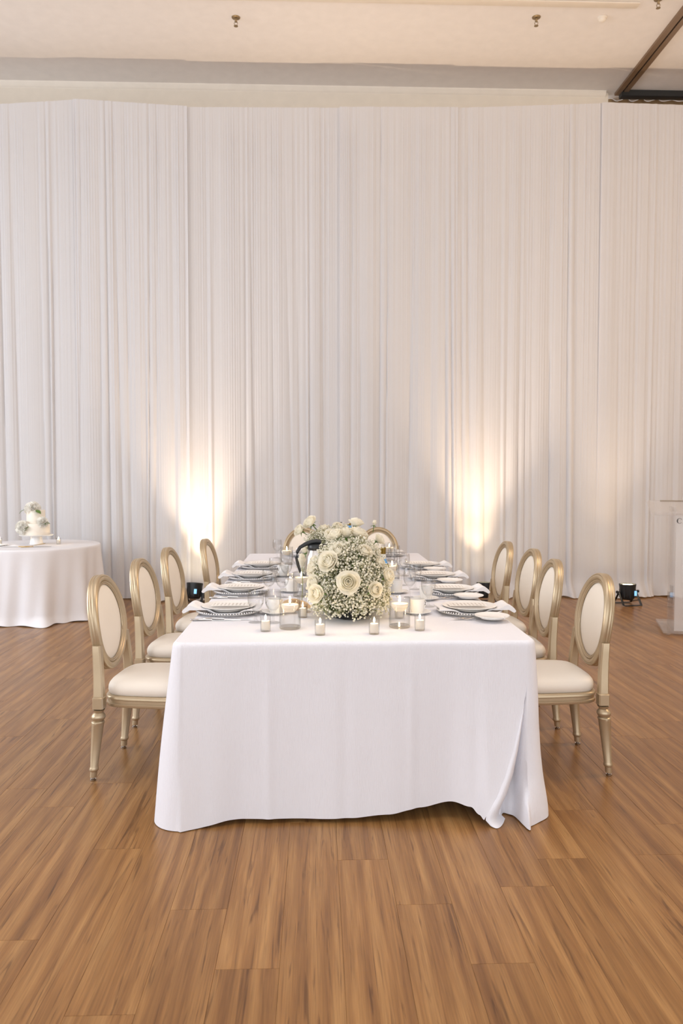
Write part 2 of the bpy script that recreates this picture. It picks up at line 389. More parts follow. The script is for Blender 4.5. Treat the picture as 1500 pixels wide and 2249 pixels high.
# ------------------------------------------------------------------ sheer drapes on their pipe frame
DY = 9.0
top_x = [-4.6, -3.58, -2.76, -1.52, 0.31, 1.62, 3.41, 4.30, 5.2]
top_z = [5.69, 5.713, 5.775, 5.715, 5.735, 5.752, 5.835, 5.82, 5.80]
def drape(x0, x1, seed, yo=0.0):
    rg = np.random.RandomState(seed); W = x1-x0
    nx = int(W/0.0075); nz = 46
    b = [0.0]
    while b[-1] < W: b.append(b[-1] + rg.choice([0.05, 0.075, 0.11, 0.15, 0.20, 0.27, 0.34]) * rg.uniform(0.8, 1.2))
    b = np.array(b); n = len(b)
    dr = rg.normal(0, 1, n); dr = np.convolve(dr, np.ones(3)/3, 'same')*0.075
    amp = rg.uniform(0.010, 0.034, n); stp = rg.normal(0, 0.016, n)
    fr = rg.uniform(60, 260, 9); ph = rg.uniform(0, 6.28, 9); aa = rg.uniform(0.4, 1.0, 9)
    slow = rg.uniform(0.6, 2.2, 4); sph = rg.uniform(0, 6.28, 4)
    xs = np.linspace(0, W, nx); P = []
    zt = np.interp(xs+x0, top_x, top_z)
    ts = np.concatenate([np.linspace(0, 0.06, 4), np.linspace(0.1, 0.955, 32), np.linspace(0.965, 1.0, 10)])
    for t in ts:
        bt = np.sort(b + dr*t**1.3); i = np.clip(np.searchsorted(bt, xs, 'right')-1, 0, n-2)
        u = np.clip((xs-bt[i])/np.maximum(bt[i+1]-bt[i], 1e-4), 0, 1)
        k = 0.22 + 0.78*t**0.8
        y = -amp[i]*np.sin(PI*u)**0.75*k*1.25 - stp[i]*(u-0.5)*k
        fine = sum(a*np.sin(f*xs+p+1.5*np.sin(3*xs+p)) for a, f, p in zip(aa, fr, ph))
        y = y + 0.0019*fine*(1-0.85*t)*np.minimum(1, 0.25+t*12)
        y = y + 0.018*np.sin(slow[0]*2*xs+sph[0]+t)*t
        z = zt*(1-t)
        if t > 0.958:                         # the hem spreads out on the floor
            q = (t-0.958)/0.042
            sp = 0.075 + 0.06*np.sin(xs*7+sph[1]) + 0.035*np.sin(xs*19+sph[2]) + 0.02*np.sin(xs*41+sph[3])
            y = y - np.maximum(sp, 0.0)*1.35*smooth(0, 1, q)
            z = zt*0.042*(1-q)**1.9 + 0.004 + 0.028*(0.5+0.5*np.sin(xs*23+sph[0]+q*3))*q*(1-q)*3 + 0.012*(0.5+0.5*np.sin(xs*31+sph[1]))*q
        P.append(np.stack([xs+x0, DY+yo+y, z], 1))
    P = np.array(P); mb = MB()
    mb.v = [tuple(p) for p in P.reshape(-1, 3).tolist()]
    nr, nc = P.shape[:2]
    mb.f = [(i*nc+j, (i+1)*nc+j, (i+1)*nc+j+1, i*nc+j+1) for i in range(nr-1) for j in range(nc-1)]
    return mb
dr_l = [(-5.6, -2.74, 0.02, 'sheer white drape panel hanging behind the two-tier cake'),
        (-2.78, -1.48, 0.0, 'sheer white drape panel between the cake table and the first uplight'),
        (-1.54, 0.33, 0.025, 'sheer white drape panel lit by the uplight on the cake side'),
        (0.28, 1.66, 0.0, 'sheer white drape panel straight behind the flower arrangements'),
        (1.60, 3.40, 0.022, 'sheer white drape panel lit by the uplight behind the far chair on the lectern side'),
        (3.36, 6.0, 0.0, 'sheer white drape panel hanging behind the acrylic lectern')]
for i, (a, b_, yo, lab) in enumerate(dr_l):
    o = obj('sheer_drape', drape(a, b_, 20+i, yo), M_SHEER, None, 180)
    tag(o, lab, 'curtain', 'sheer white drapes across the back')
pole_me = MB().lathe([(0.0, 0.0), (0.024, 0.0), (0.024, 5.83), (0.020, 5.85), (0.0, 5.856)], 16).mesh('upright', M_SHEER)
for x, h, lab in ((-2.76, 5.81, 'white pole tip above the drape gathered behind the cake table'), (0.31, 5.775, 'white pole tip above the middle of the drapes'), (3.41, 5.87, 'white pole tip above the drapes near the partition track')):
    t = thing('drape_pole', lab, 'pole', (x, 9.16, 0), 0, 'poles that carry the drapes')
    o = obj('upright', pole_me, M_SHEER, t); o.scale = (1, 1, h/5.856)
    obj('base_plate', MB().bbox(-0.16, 0.16, -0.12, 0.2, 0, 0.008, 0.003), M_TRACK, t)

# ------------------------------------------------------------------ uplights
def uplight(x, y, rz, tilt, power, label, aim_=0.0, blend=1.0, size=48):
    t = thing('uplight', label, 'lamp', (x, y, 0), rz, 'black uplights on the floor along the drapes')
    T = Matrix.Translation((0, 0, 0.145)) @ Matrix.Rotation(-tilt, 4, 'X')
    body = MB().lathe([(0.0, -0.085), (0.06, -0.085), (0.074, -0.070), (0.080, -0.03), (0.086, 0.0), (0.090, 0.06), (0.094, 0.085), (0.094, 0.092), (0.082, 0.092), (0.080, 0.074), (0.0, 0.074)], 28, T)
    for k in range(10):
        a = 2*PI*k/10; body.box(0.079, 0.090, -0.004, 0.004, -0.06, 0.03, T @ Matrix.Rotation(a, 4, 'Z'))
    b = obj('can_body', body, M_BLACK, t)
    obj('lens', MB().lathe([(0, 0.0785), (0.078, 0.0785), (0.078, 0.076), (0, 0.076)], 24, T), M_LENS, b, label='glowing warm lens')
    obj('display', MB().bbox(0.030, 0.058, -0.0905, -0.076, -0.035, 0.018, 0.001, T), M_LCD, b, label='lit blue display')
    for s, nm in ((1, 'yoke'), (-1, 'yoke')):
        yk = MB()
        path = [(-0.108, 0, 0.15), (-0.11, s*0.03, 0.10), (-0.112, s*0.095, 0.012), (-0.105, s*0.115, 0.008), (0.105, s*0.115, 0.008), (0.112, s*0.095, 0.012), (0.11, s*0.03, 0.10), (0.108, 0, 0.15)]
        yk.tube(path, 0.010, 6, sq=(1.5, 0.5)); obj(nm, yk, M_BLACK, t)
    for s in (-1, 1):
        obj('tilt_knob', MB().tube([(s*0.095, 0, 0.148), (s*0.122, 0, 0.148), (s*0.124, 0, 0.148), (s*0.142, 0, 0.148)], [0.008, 0.008, 0.016, 0.016], 10), M_BLACK, t)
    obj('power_cable', MB().tube([(0.05, 0.05, 0.09), (0.12, 0.13, 0.02), (0.2, 0.2, 0.007), (0.34, 0.24, 0.007)], 0.005, 6), M_BLACK, t)
    l = bpy.data.lights.new('uplight_beam', 'SPOT'); l.energy = power; l.color = (1.0, 0.70, 0.42); l.spot_size = R(size); l.spot_blend = blend; l.shadow_soft_size = 0.05
    lo = bpy.data.objects.new('uplight_beam', l); C.objects.link(lo); lo.parent = b
    lo.matrix_local = T @ Matrix.Translation((0, 0, 0.095)) @ Matrix.Rotation(PI - aim_, 4, 'X')
    l2 = bpy.data.lights.new('uplight_spill', 'SPOT'); l2.energy = power*5.0; l2.color = (1.0, 0.76, 0.54); l2.spot_size = R(75); l2.spot_blend = 1.0; l2.shadow_soft_size = 0.05
    lo2 = bpy.data.objects.new('uplight_spill', l2); C.objects.link(lo2); lo2.parent = b
    lo2.matrix_local = T @ Matrix.Translation((0, 0, 0.095)) @ Matrix.Rotation(PI + tilt + R(6), 4, 'X')
    return t
uplight(-1.39, 8.66, R(-12), R(13), 30, 'black uplight can with a blue display beside the rear chairs on the cake side', R(16))
uplight(1.94, 8.62, R(6), R(4), 30, 'black uplight can with a glowing lens beside the far lectern-side chair', R(24))
uplight(3.53, 8.44, R(12), R(1), 12, 'black uplight can on the floor by the lectern', R(20))

# ------------------------------------------------------------------ dining table and cloth
X0, X1, Y0, Y1, ZT = -0.60, 0.93, 3.14, 6.82, 0.76
tb = thing('banquet_table', 'long rectangular banquet table under the white floor-length cloth', 'table', (0.165, 4.98, 0))
obj('tabletop', MB().bbox(-0.745, 0.745, -1.82, 1.82, 0.715, 0.752, 0.008), M_FOLDT, tb)
for sx in (-0.55, 0.55):
    for sy in (-1.6, 1.6):
        obj('leg', MB().tube([(sx*0.72, sy, 0), (sx*0.72, sy, 0.715)], 0.016, 10), M_GLIDE, tb)

chairs_left = [(-0.809, 3.795), (-0.791, 4.56), (-0.759, 5.28), (-0.603, 6.0)]
chairs_right = [(1.178, 3.79), (1.152, 4.48), (1.214, 5.12), (1.182, 5.72)]
def key(x, ks):
    xs = np.array([k[0] for k in ks]); ys = np.array([k[1] for k in ks]); i = np.clip(np.searchsorted(xs, x)-1, 0, len(xs)-2)
    t = np.clip((x-xs[i])/(xs[i+1]-xs[i]), 0, 1); t = t*t*(3-2*t); return ys[i]*(1-t)+ys[i+1]*t
HEM_OUT = [(-0.62, 0.105), (-0.45, 0.050), (-0.30, 0.022), (0.0, 0.018), (0.3, 0.022), (0.45, 0.010), (0.56, -0.005), (0.66, 0.030), (0.72, 0.075)]
HEM_Z = [(-0.62, 0.002), (-0.50, 0.004), (-0.36, 0.020), (0.0, 0.018), (0.15, 0.020), (0.30, 0.032), (0.43, 0.052), (0.56, 0.074), (0.63, 0.064), (0.68, 0.036), (0.70, 0.022)]
UND_OUT = [(0.40, -0.06), (0.62, -0.045), (0.72, -0.03), (0.79, -0.055), (0.84, -0.045), (0.88, 0.035), (0.93, 0.055)]
UND_Z = [(0.40, 0.12), (0.62, 0.11), (0.74, 0.02), (0.80, 0.006), (0.93, 0.004)]
EDGE = [(0.0, 0.69), (0.03, 0.70), (0.06, 0.715), (0.12, 0.752), (0.20, 0.788), (0.30, 0.822), (0.45, 0.862), (0.60, 0.893), (0.70, 0.908), (0.755, 0.914), (0.77, 0.914)]
EZ = [e[0] for e in EDGE]; EX = [e[1] for e in EDGE]
def edge_out(h): return 0.012*(1-math.exp(-h/0.006)) - 0.010
def front_out(X, v):
    """how far the front drop stands off the table edge"""
    s_ = float(smooth(0.45, 0.85, X))
    cr = 0.005*math.exp(-((X+0.20)/0.02)**2) - 0.004*math.exp(-((X-0.12)/0.025)**2) + 0.005*math.exp(-((X-0.40)/0.02)**2)
    return cr*min(1.0, v*3) + float(key(min(X, 0.72), HEM_OUT))*v**1.15*(1-s_*(1-v)) + 0.008*s_ + 0.006*math.sin(X*9+0.6)*v + 0.003*math.sin(X*23)*v
def cloth():
    rc = 0.045; per = []
    def seg(a, b, n, nrm, face):
        for i in range(n):
            t = i/n; per.append((a[0]+(b[0]-a[0])*t, a[1]+(b[1]-a[1])*t, nrm[0], nrm[1], face))
    def arc(cx, cy, a0, a1, n, face):
        for i in range(n):
            a = a0+(a1-a0)*i/n; per.append((cx+rc*math.cos(a), cy+rc*math.sin(a), math.cos(a), math.sin(a), face))
    seg((0.42, Y0), (X1-rc, Y0), 70, (0, -1), 'under'); arc(X1-rc, Y0+rc, -PI/2, 0, 18, 'fr')
    seg((X1, Y0+rc), (X1, Y1-rc), 330, (1, 0), 'right'); arc(X1-rc, Y1-rc, 0, PI/2, 12, 'br')
    seg((X1-rc, Y1), (X0+rc, Y1), 120, (0, 1), 'back'); arc(X0+rc, Y1-rc, PI/2, PI, 12, 'bl')
    seg((X0, Y1-rc), (X0, Y0+rc), 330, (-1, 0), 'left'); arc(X0+rc, Y0+rc, PI, 1.5*PI, 18, 'fl')
    nf = 200
    for i in range(nf+1): per.append((i/nf, Y0, 0, -1, 'front'))
    drops = [0.0, 0.001, 0.003, 0.007, 0.013, 0.022, 0.04] + list(np.linspace(0.07, 1.0, 34))
    n = len(per); rows = []; xa = X0+rc
    for di, d in enumerate(drops):
        row = []
        for i, (x, y, nx, ny, f) in enumerate(per):
            zh = 0.003
            if f == 'front':
                xb = xa + (0.70-xa)*x; zh = float(key(xb, HEM_Z)); H = ZT-zh; h = d if di < 7 else H*d
                z = ZT-h; X = xa + (float(np.interp(z, EZ, EX))-xa)*x; v = h/ZT
                o = edge_out(h) + front_out(X, v)
                yy = Y0 - o
                if X > X1-rc: yy += rc - math.sqrt(max(0, rc*rc-(X-X1+rc)**2))
                row.append((X, yy, z + (0.0012 if X > 0.4 else 0.0012*max(0, (X-0.3)/0.1))*(1-v))); continue
            if f == 'under': zh = float(key(x, UND_Z))
            H = ZT - zh; h = d if di < 7 else H*d
            v = h/ZT; o = edge_out(h)
            sp = float(smooth(0.74, 1.0, v))       # the loose hem folds and spreads on the floor at this corner
            if f == 'under':
                o += float(key(x, UND_OUT))*v**0.8 - 0.004
                o += sp*float(smooth(0.74, 0.80, x))*(0.055 + 0.040*math.sin((x-0.76)*62+1.2*v) + 0.012*math.sin((x-0.76)*130))
            elif f == 'fr':
                q = math.atan2(ny, nx)/(PI/2)+1
                o += 0.050*v + 0.006*math.sin(v*9)*v + sp*(0.040 + 0.030*math.sin(0.135*62+1.2*v+q*3.6))*(1-q*0.8)
            elif f == 'fl': o += 0.090*v + 0.012*math.sin(v*4)*v*0.5 + (-0.001)*v
            elif f == 'right':
                e = math.exp(-((y-Y0)/0.30)**2)
                for cx, cy in chairs_right:
                    o -= max(0.0, 0.93+0.045-(cx-0.245))*math.exp(-(abs(y-cy)/0.32)**4)*float(smooth(0.05, 0.32, h))
                o += 0.02*v + (0.032*e + (1-e)*0.012*math.sin(y*11+1) + 0.010*math.sin(y*27+v*2)*(1-e))*v
            elif f == 'left':
                e = math.exp(-((y-Y0)/0.25)**2)
                o += 0.068*e*v + (1-e)*(0.006*math.sin(y*10+2) + 0.006*math.sin(y*25+v*2))*v
                for cx, cy in chairs_left:           # seats pushed under the cloth
                    o -= max(0.0, cx+0.255+0.60+0.02)*math.exp(-(abs(y-cy)/0.32)**4)*float(smooth(0.05, 0.32, h))
            else: o += 0.03*v + 0.012*math.sin(x*14)*v
            row.append((x+nx*o, y+ny*o, ZT-h))
        rows.append(row)
    mb = MB(); mb.grid(rows, flip=True)
    ring = [p for p, q in zip(rows[0], per) if q[4] != 'under' and not (q[4] == 'front' and p[0] > X1-rc-0.001)]
    o_ = len(mb.v); mb.v += [(p[0], p[1], ZT) for p in ring]; mb.f.append(tuple(range(o_, o_+len(ring))))
    # turned-back roll along the free edge
    P = []
    for z in np.linspace(0.50, 0.0, 26):
        ww = 0.080*(1-z/0.50)**0.7; r = []
        e = float(np.interp(max(z, 0.024), EZ, EX))
        if z < 0.024: e += (0.024-z)*0.9
        vv = (ZT-max(z, 0.02))/ZT
        yf = Y0 - edge_out(0.3) - front_out(e, vv); f_ = max(0.0, (0.06-z)/0.06)
        for s_ in np.linspace(0, 1, 12):
            r.append((e+ww*s_, yf - 0.014*math.sin(PI*s_**0.8)*min(1, ww/0.03) + 0.075*s_**2.2*min(1, ww/0.02) - 0.012*f_*f_*(1-abs(s_-0.4)), max(0.002, z + 0.020*max(0, 0.35-s_)*f_)))
        P.append(r)
    mb.grid(P, flip=True)
    return mb
o = obj('tablecloth', cloth(), M_CLOTH, None, 60)
tag(o, 'white crinkled floor-length cloth draped over the long banquet table', 'tablecloth')

# ------------------------------------------------------------------ chairs (front is +X)
def sweep_oval(prof, a, b, cz, n=56, curve=0.5, lean=True):
    P = []
    for i in range(n):
        t = 2*PI*i/n; row = []
        for r, d in prof:
            y = (a+r)*math.cos(t); z = (b+r)*math.sin(t)
            row.append((d + curve*y*y, y, z))
        P.append(row)
    return P
def chair():
    t = thing('dining_chair', '-', 'chair')
    TB = Matrix.Translation((-0.246, 0, 0.725)) @ Matrix.Rotation(R(-7.5), 4, 'Y')
    ring = MB()
    prof = [(0.0, -0.020), (0.0, 0.010), (0.005, 0.016), (0.010, 0.017), (0.014, 0.012), (0.018, 0.018), (0.026, 0.022), (0.032, 0.021), (0.036, 0.016), (0.040, 0.018), (0.045, 0.014), (0.047, 0.008), (0.047, 0.000), (0.0445, -0.005), (0.047, -0.009), (0.047, -0.014), (0.0445, -0.018), (0.047, -0.022), (0.044, -0.028), (0.02, -0.030), (0.006, -0.028)]
    ring.grid(sweep_oval(prof, 0.155, 0.190, 0), close_u=True, close_v=True, mat=TB)
    obj('back_frame', ring, M_GOLD, t, 50)
    def pad(sgn):
        P = []
        for k in range(10):
            s_ = k/9; h = 0.020*(1-s_**3.0)**0.8 + (0.006 if sgn < 0 else 0)
            P.append([(sgn*h + 0.004*sgn + 0.5*(0.158*s_*math.cos(a))**2, 0.158*s_*math.cos(a), 0.193*s_*math.sin(a)) for a in [2*PI*i/44 for i in range(44)]])
        return MB().grid(P[1:], close_u=True, mat=TB, flip=(sgn > 0)).add([tuple(p) for p in P[1]], [tuple(range(44)) if sgn > 0 else tuple(range(43, -1, -1))], TB)
    bp = obj('back_pad', pad(1), M_PAD, t, 60)
    obj('back_cover', pad(-1), M_PAD, t, 60)
    # piping round the pad
    Pp = [tuple(TB @ Vector((0.011+0.5*(0.154*math.cos(a))**2, 0.154*math.cos(a), 0.189*math.sin(a)))) for a in [2*PI*i/48 for i in range(49)]]
    obj('piping', MB().tube(Pp, 0.0035, 6, cap=False), M_GOLD, bp)
    # seat rail
    def outline(x0, x1, w0, w1, n, off=0.0):
        pts = []
        for i in range(n):
            a = 2*PI*i/n; c, s_ = math.cos(a), math.sin(a)
            ex = 4.5; rr = (abs(c)**ex+abs(s_)**ex)**(-1/ex)
            u, v = c*rr, s_*rr
            x = (x0+x1)/2+(x1-x0)/2*u; wv = w0+(w1-w0)*(u+1)/2
            bow = 0.018*(1-v*v)*(1 if u > 0 else 0)*max(0, u)
            pts.append((x+bow+off*c, wv*v+off*s_))
        return pts
    base = outline(-0.205, 0.20, 0.205, 0.235, 64)
    rp = [(-0.03, 0.352), (-0.002, 0.352), (0.0, 0.356), (0.0, 0.366), (-0.005, 0.370), (-0.005, 0.384), (0.001, 0.388), (0.001, 0.396), (-0.003, 0.402), (-0.012, 0.406), (-0.04, 0.406)]
    P = []
    for off, z in rp:
        k = [(x*(1+off/0.2) , y*(1+off/0.215), z) for x, y in base]; P.append(k)
    obj('seat_rail', MB().grid(P, close_u=True), M_GOLD, t, 50)
    P = []
    for k, (sc_, z) in enumerate([(0.955, 0.404), (0.985, 0.412), (1.0, 0.426), (0.995, 0.440), (0.97, 0.453), (0.92, 0.465), (0.82, 0.476), (0.65, 0.484), (0.4, 0.489), (0.15, 0.490)]):
        P.append([(0.0+(x-0.0)*sc_*0.965, y*sc_*0.965, z) for x, y in base])
    mb = MB().grid(P, close_u=True); o_ = len(mb.v)
    mb.add(P[-1], [tuple(range(64))]); mb.add(P[0], [tuple(range(63, -1, -1))])
    obj('seat_cushion', mb, M_PAD, t, 60)
    # legs
    lp = [(0.0, 0.0), (0.013, 0.0), (0.0145, 0.003), (0.0145, 0.008), (0.008, 0.010), (0.008, 0.016)]
    fp = [(0.0145, 0.016), (0.0165, 0.018), (0.0165, 0.045), (0.0215, 0.050), (0.0225, 0.056), (0.0205, 0.064), (0.0185, 0.068), (0.029, 0.272), (0.0315, 0.284), (0.0295, 0.288), (0.024, 0.291), (0.0285, 0.296), (0.0335, 0.306), (0.0335, 0.313), (0.029, 0.322), (0.021, 0.330), (0.023, 0.336), (0.029, 0.345)]
    for x, y, front in ((-0.205, 0.215, 0), (-0.205, -0.215, 0), (0.165, 0.195, 1), (0.165, -0.195, 1)):
        sh = Matrix.Identity(4)
        lean_ = -0.10 if not front else 0.02
        sh[0][2] = -lean_; T = Matrix.Translation((x + lean_*0.36, y, 0)) @ sh
        leg = MB().lathe([(0.0, 0.016)] + fp + [(0.0, 0.345)], 20, T)
        # flutes' block on top
        leg.bbox(x-0.026, x+0.026, y-0.026, y+0.026, 0.345, 0.408, 0.006)
        if not front:
            # back post sweeping up into the oval
            s_ = 1 if y > 0 else -1; rows = []
            for q in np.linspace(0, 1, 12):
                z = 0.40 + q*0.245
                yy = s_*(0.212 - 0.002*math.sin(PI*q) - 0.024*q**1.8); xx = x - 0.006*q - 0.010*q*q
                hx, hy = 0.024-0.004*q, 0.022-0.004*math.sin(PI*min(1, q*1.1))
                rows.append([(xx-hx, yy-hy*0.7, z), (xx-hx*0.7, yy-hy, z), (xx+hx*0.7, yy-hy, z), (xx+hx, yy-hy*0.7, z), (xx+hx, yy+hy*0.7, z), (xx+hx*0.7, yy+hy, z), (xx-hx*0.7, yy+hy, z), (xx-hx, yy+hy*0.7, z)])
            leg.grid(rows, close_u=True); o_ = len(leg.v)-8; leg.f.append(tuple(range(o_, o_+8)))
        lo = obj('leg', leg, M_GOLD, t, 38)
        obj('foot_glide', MB().lathe(lp, 14, T), M_GLIDE, lo, label='steel foot glide')
    return t
ORD = ['first', 'second', 'third', 'fourth']; ROW = ['frontmost', 'second-row', 'third-row', 'fourth-row']
CH = Proto(chair)
for i, (x, y) in enumerate(chairs_left):
    CH.place((x, y, 0), R([-5, -5.5, -5, -5][i]), 'gold oval-back ivory dining chair, %s from the front on the cake-table side' % ORD[i], 'gold oval-back chairs at the long table')
for i, (x, y) in enumerate(chairs_right):
    CH.place((x, y, 0), PI+R([0.5, -1.5, 2, 1][i]), 'gold oval-back ivory dining chair, %s from the front on the lectern side' % ORD[i], 'gold oval-back chairs at the long table')
CH.place((-0.12, 7.12, 0), -PI/2, 'gold oval-back chair at the far end of the table behind the coffee carafe', 'gold oval-back chairs at the long table')
CH.place((0.602, 7.10, 0), -PI/2, 'gold oval-back chair at the far end of the table behind the wine bottles', 'gold oval-back chairs at the long table')

# ------------------------------------------------------------------ place settings
def charger():
    t = thing('charger_plate', '-', 'plate')
    obj('glass_disc', MB().lathe([(0, 0.002), (0.10, 0.002), (0.105, 0.0), (0.115, 0.001), (0.150, 0.010), (0.164, 0.016), (0.164, 0.019), (0.150, 0.014), (0.112, 0.006), (0.10, 0.005), (0, 0.005)], 56), M_CHARGER, t)
    b = MB()
    for k in range(72):
        a = 2*PI*k/72; b.ico((0.160*math.cos(a), 0.160*math.sin(a), 0.0205), 0.0052)
    obj('beaded_rim', b, M_BEAD, t, 180, label='silver beaded rim')
    return t
def plate_prof(r, h):
    return [(0, 0.004), (r*0.58, 0.004), (r*0.62, 0.0), (r*0.66, 0.0), (r*0.70, 0.006), (r*0.96, h-0.001), (r, h), (r, h+0.003), (r*0.94, h+0.002), (r*0.72, 0.010), (r*0.66, 0.0075), (0, 0.0075)]
def dinner_plate():
    return tag(obj('dinner_plate', MB().lathe(plate_prof(0.135, 0.019), 56), M_CHINA), '-', 'plate')
def bread_plate():
    return tag(obj('bread_plate', MB().lathe(plate_prof(0.083, 0.013), 48), M_CHINA), '-', 'plate')
def napkin():
    rows = []; ny = 13
    top = []; bot = []
    xs = np.concatenate([np.linspace(0.165, -0.13, 22), np.linspace(-0.14, -0.215, 14)])
    for x in xs:
        zb = 0.0
        th = 0.0065
        if x < -0.13:
            q = (-x-0.13)/0.085; th = 0.0065 + 0.018*float(smooth(0.0, 0.6, q)); zb = -0.020*float(smooth(0.55, 1.0, q))
            if q > 0.8: 
                e = math.sqrt(max(0, 1-((q-0.8)/0.2)**2)); mid = zb+th/2; zb = mid-th/2*max(e, 0.06); th = th*max(e, 0.06)
        bot.append((x, zb)); top.append((x, zb+th))
    loop = top + bot[::-1]
    for j in range(ny):
        y = -0.09+0.18*j/(ny-1); e = 0.0 if 0 < j < ny-1 else 1.0
        rows.append([(x + 0.006*math.sin(y*40+x*20), y*(1+0.12*math.sin(x*9)) + 0.004*math.sin(x*33), z + 0.0085 + 0.0205*float(smooth(0.100, 0.136, math.hypot(x, y))) + 0.0008*math.sin(x*50+j)) for x, z in loop])
    mb = MB().grid(rows, close_u=True); n = len(loop)
    mb.f.append(tuple(range(n-1, -1, -1))); mb.f.append(tuple((ny-1)*n+i for i in range(n)))
    return tag(obj('napkin', mb, M_NAPKIN, None, 60), '-', 'napkin')
def menu_card():
    return tag(obj('menu_card', MB().bbox(-0.095, 0.095, -0.045, 0.045, 0, 0.0012, 0.0004), M_PAPER, None, 0), '-', 'card')
def knife(blade_pts=None):
    t = thing('table_knife', '-', 'knife')           # handle end at -X
    obj('handle', MB().tube([(-0.115, 0, 0.006), (-0.112, 0, 0.006), (-0.06, 0, 0.006), (-0.015, 0, 0.0055), (-0.010, 0, 0.005)], [0.003, 0.0075, 0.0072, 0.0055, 0.004], 8, sq=(1.0, 0.65)), M_SILVER, t, 60)
    P = [[(x, y0, 0.002), (x, y0+0.002, 0.0036), (x, y1, 0.0025), (x, y0, 0.002)] for x, y0, y1 in [(-0.012, -0.004, 0.004), (0.01, -0.006, 0.009), (0.06, -0.0065, 0.0105), (0.10, -0.0055, 0.010), (0.122, -0.003, 0.004), (0.126, 0, 0.001)]]
    obj('blade', MB().grid(P), M_SILVER, t, 30)
    return t
def fork():
    t = thing('dinner_fork', '-', 'fork')
    obj('handle', MB().tube([(-0.10, 0, 0.004), (-0.097, 0, 0.004), (-0.05, 0, 0.006), (0.0, 0, 0.013), (0.025, 0, 0.011), (0.035, 0, 0.008)], [0.004, 0.0085, 0.006, 0.0032, 0.0035, 0.009], 8, sq=(1.0, 0.35)), M_SILVER, t, 60)
    for k in range(4):
        y = (k-1.5)*0.0055
        obj('tine', MB().tube([(0.034, y*0.9, 0.008), (0.05, y, 0.004), (0.075, y, 0.006), (0.095, y*0.95, 0.013)], [0.0022, 0.002, 0.0018, 0.0008], 5), M_SILVER, t, 60)
    return t
def goblet():
    pr = [(0, 0.0), (0.034, 0.0), (0.035, 0.0015), (0.030, 0.003), (0.012, 0.007), (0.006, 0.014), (0.0055, 0.035), (0.009, 0.044), (0.006, 0.050), (0.014, 0.058), (0.028, 0.072), (0.0365, 0.092), (0.039, 0.112), (0.038, 0.134), (0.0355, 0.156),
          (0.0345, 0.156), (0.037, 0.134), (0.038, 0.112), (0.0355, 0.093), (0.027, 0.074), (0.013, 0.061), (0, 0.058)]
    return tag(obj('water_goblet', MB().lathe(pr, 40), M_GLASS), '-', 'glass')
def wineglass():
    pr = [(0, 0.0), (0.034, 0.0), (0.035, 0.0015), (0.028, 0.003), (0.008, 0.006), (0.0045, 0.014), (0.0042, 0.050), (0.006, 0.058), (0.018, 0.068), (0.031, 0.084), (0.0365, 0.105), (0.0365, 0.125), (0.033, 0.150), (0.0305, 0.172),
          (0.0297, 0.172), (0.032, 0.150), (0.0355, 0.125), (0.0355, 0.105), (0.030, 0.086), (0.017, 0.071), (0, 0.066)]
    return tag(obj('wine_glass', MB().lathe(pr, 40), M_GLASS), '-', 'glass')
def cup():
    t = thing('coffee_cup', '-', 'cup')
    pr = [(0, 0.004), (0.024, 0.004), (0.026, 0.0), (0.029, 0.0), (0.030, 0.006), (0.034, 0.02), (0.0365, 0.045), (0.0375, 0.070), (0.0365, 0.071), (0.035, 0.045), (0.032, 0.02), (0.026, 0.008), (0, 0.007)]
    obj('cup_body', MB().lathe(pr, 32), M_CHINA, t)
    obj('cup_handle', MB().tube([(0.035, 0, 0.058), (0.050, 0, 0.060), (0.058, 0, 0.048), (0.056, 0, 0.033), (0.044, 0, 0.020), (0.033, 0, 0.018)], 0.0038, 8, sq=(1.4, 0.8)), M_CHINA, t, 60)
    return t
def saucer():
    pr = [(0, 0.003), (0.028, 0.003), (0.032, 0.0), (0.036, 0.0), (0.040, 0.004), (0.066, 0.013), (0.071, 0.014), (0.071, 0.0165), (0.064, 0.0155), (0.040, 0.008), (0.034, 0.006), (0, 0.006)]
    return tag(obj('saucer', MB().lathe(pr, 40), M_CHINA), '-', 'saucer')
P_ = {k: Proto(f) for k, f in dict(charger=charger, plate=dinner_plate, bread=bread_plate, napkin=napkin, menu=menu_card, knife=knife, fork=fork, goblet=goblet, wine=wineglass, cup=cup, saucer=saucer).items()}
G = dict(charger='beaded glass charger plates', plate='white dinner plates', bread='white bread plates', napkin='folded white napkins', menu='printed menu cards', knife='silver table knives', fork='silver dinner forks', goblet='clear water goblets', wine='clear wine glasses', cup='white coffee cups', saucer='white saucers')
def put(kind, x, y, z, rz, label): return P_[kind].place((x, y, z), rz, label, G[kind])
def setting(x, y, rz, where):
    e = 0.0003
    put('charger', x, y, ZT+e, rz, 'clear charger plate with silver beaded rim at the ' + where)
    put('napkin', x, y, ZT+0.0005, rz, 'folded white napkin under the dinner plate at the ' + where)
    put('plate', x, y, ZT+0.0220, rz, 'round white dinner plate on a napkin at the ' + where)
    c, s_ = math.cos(rz), math.sin(rz)
    put('menu', x+0.012*c, y+0.012*s_, ZT+0.0448, rz, 'printed cream menu card on the plate, ' + where)
LS = [(-0.443, 3.83), (-0.445, 4.49), (-0.430, 5.11), (-0.405, 5.71)]
RS = [(0.775, 3.79), (0.788, 4.41), (0.795, 5.05), (0.795, 5.66)]
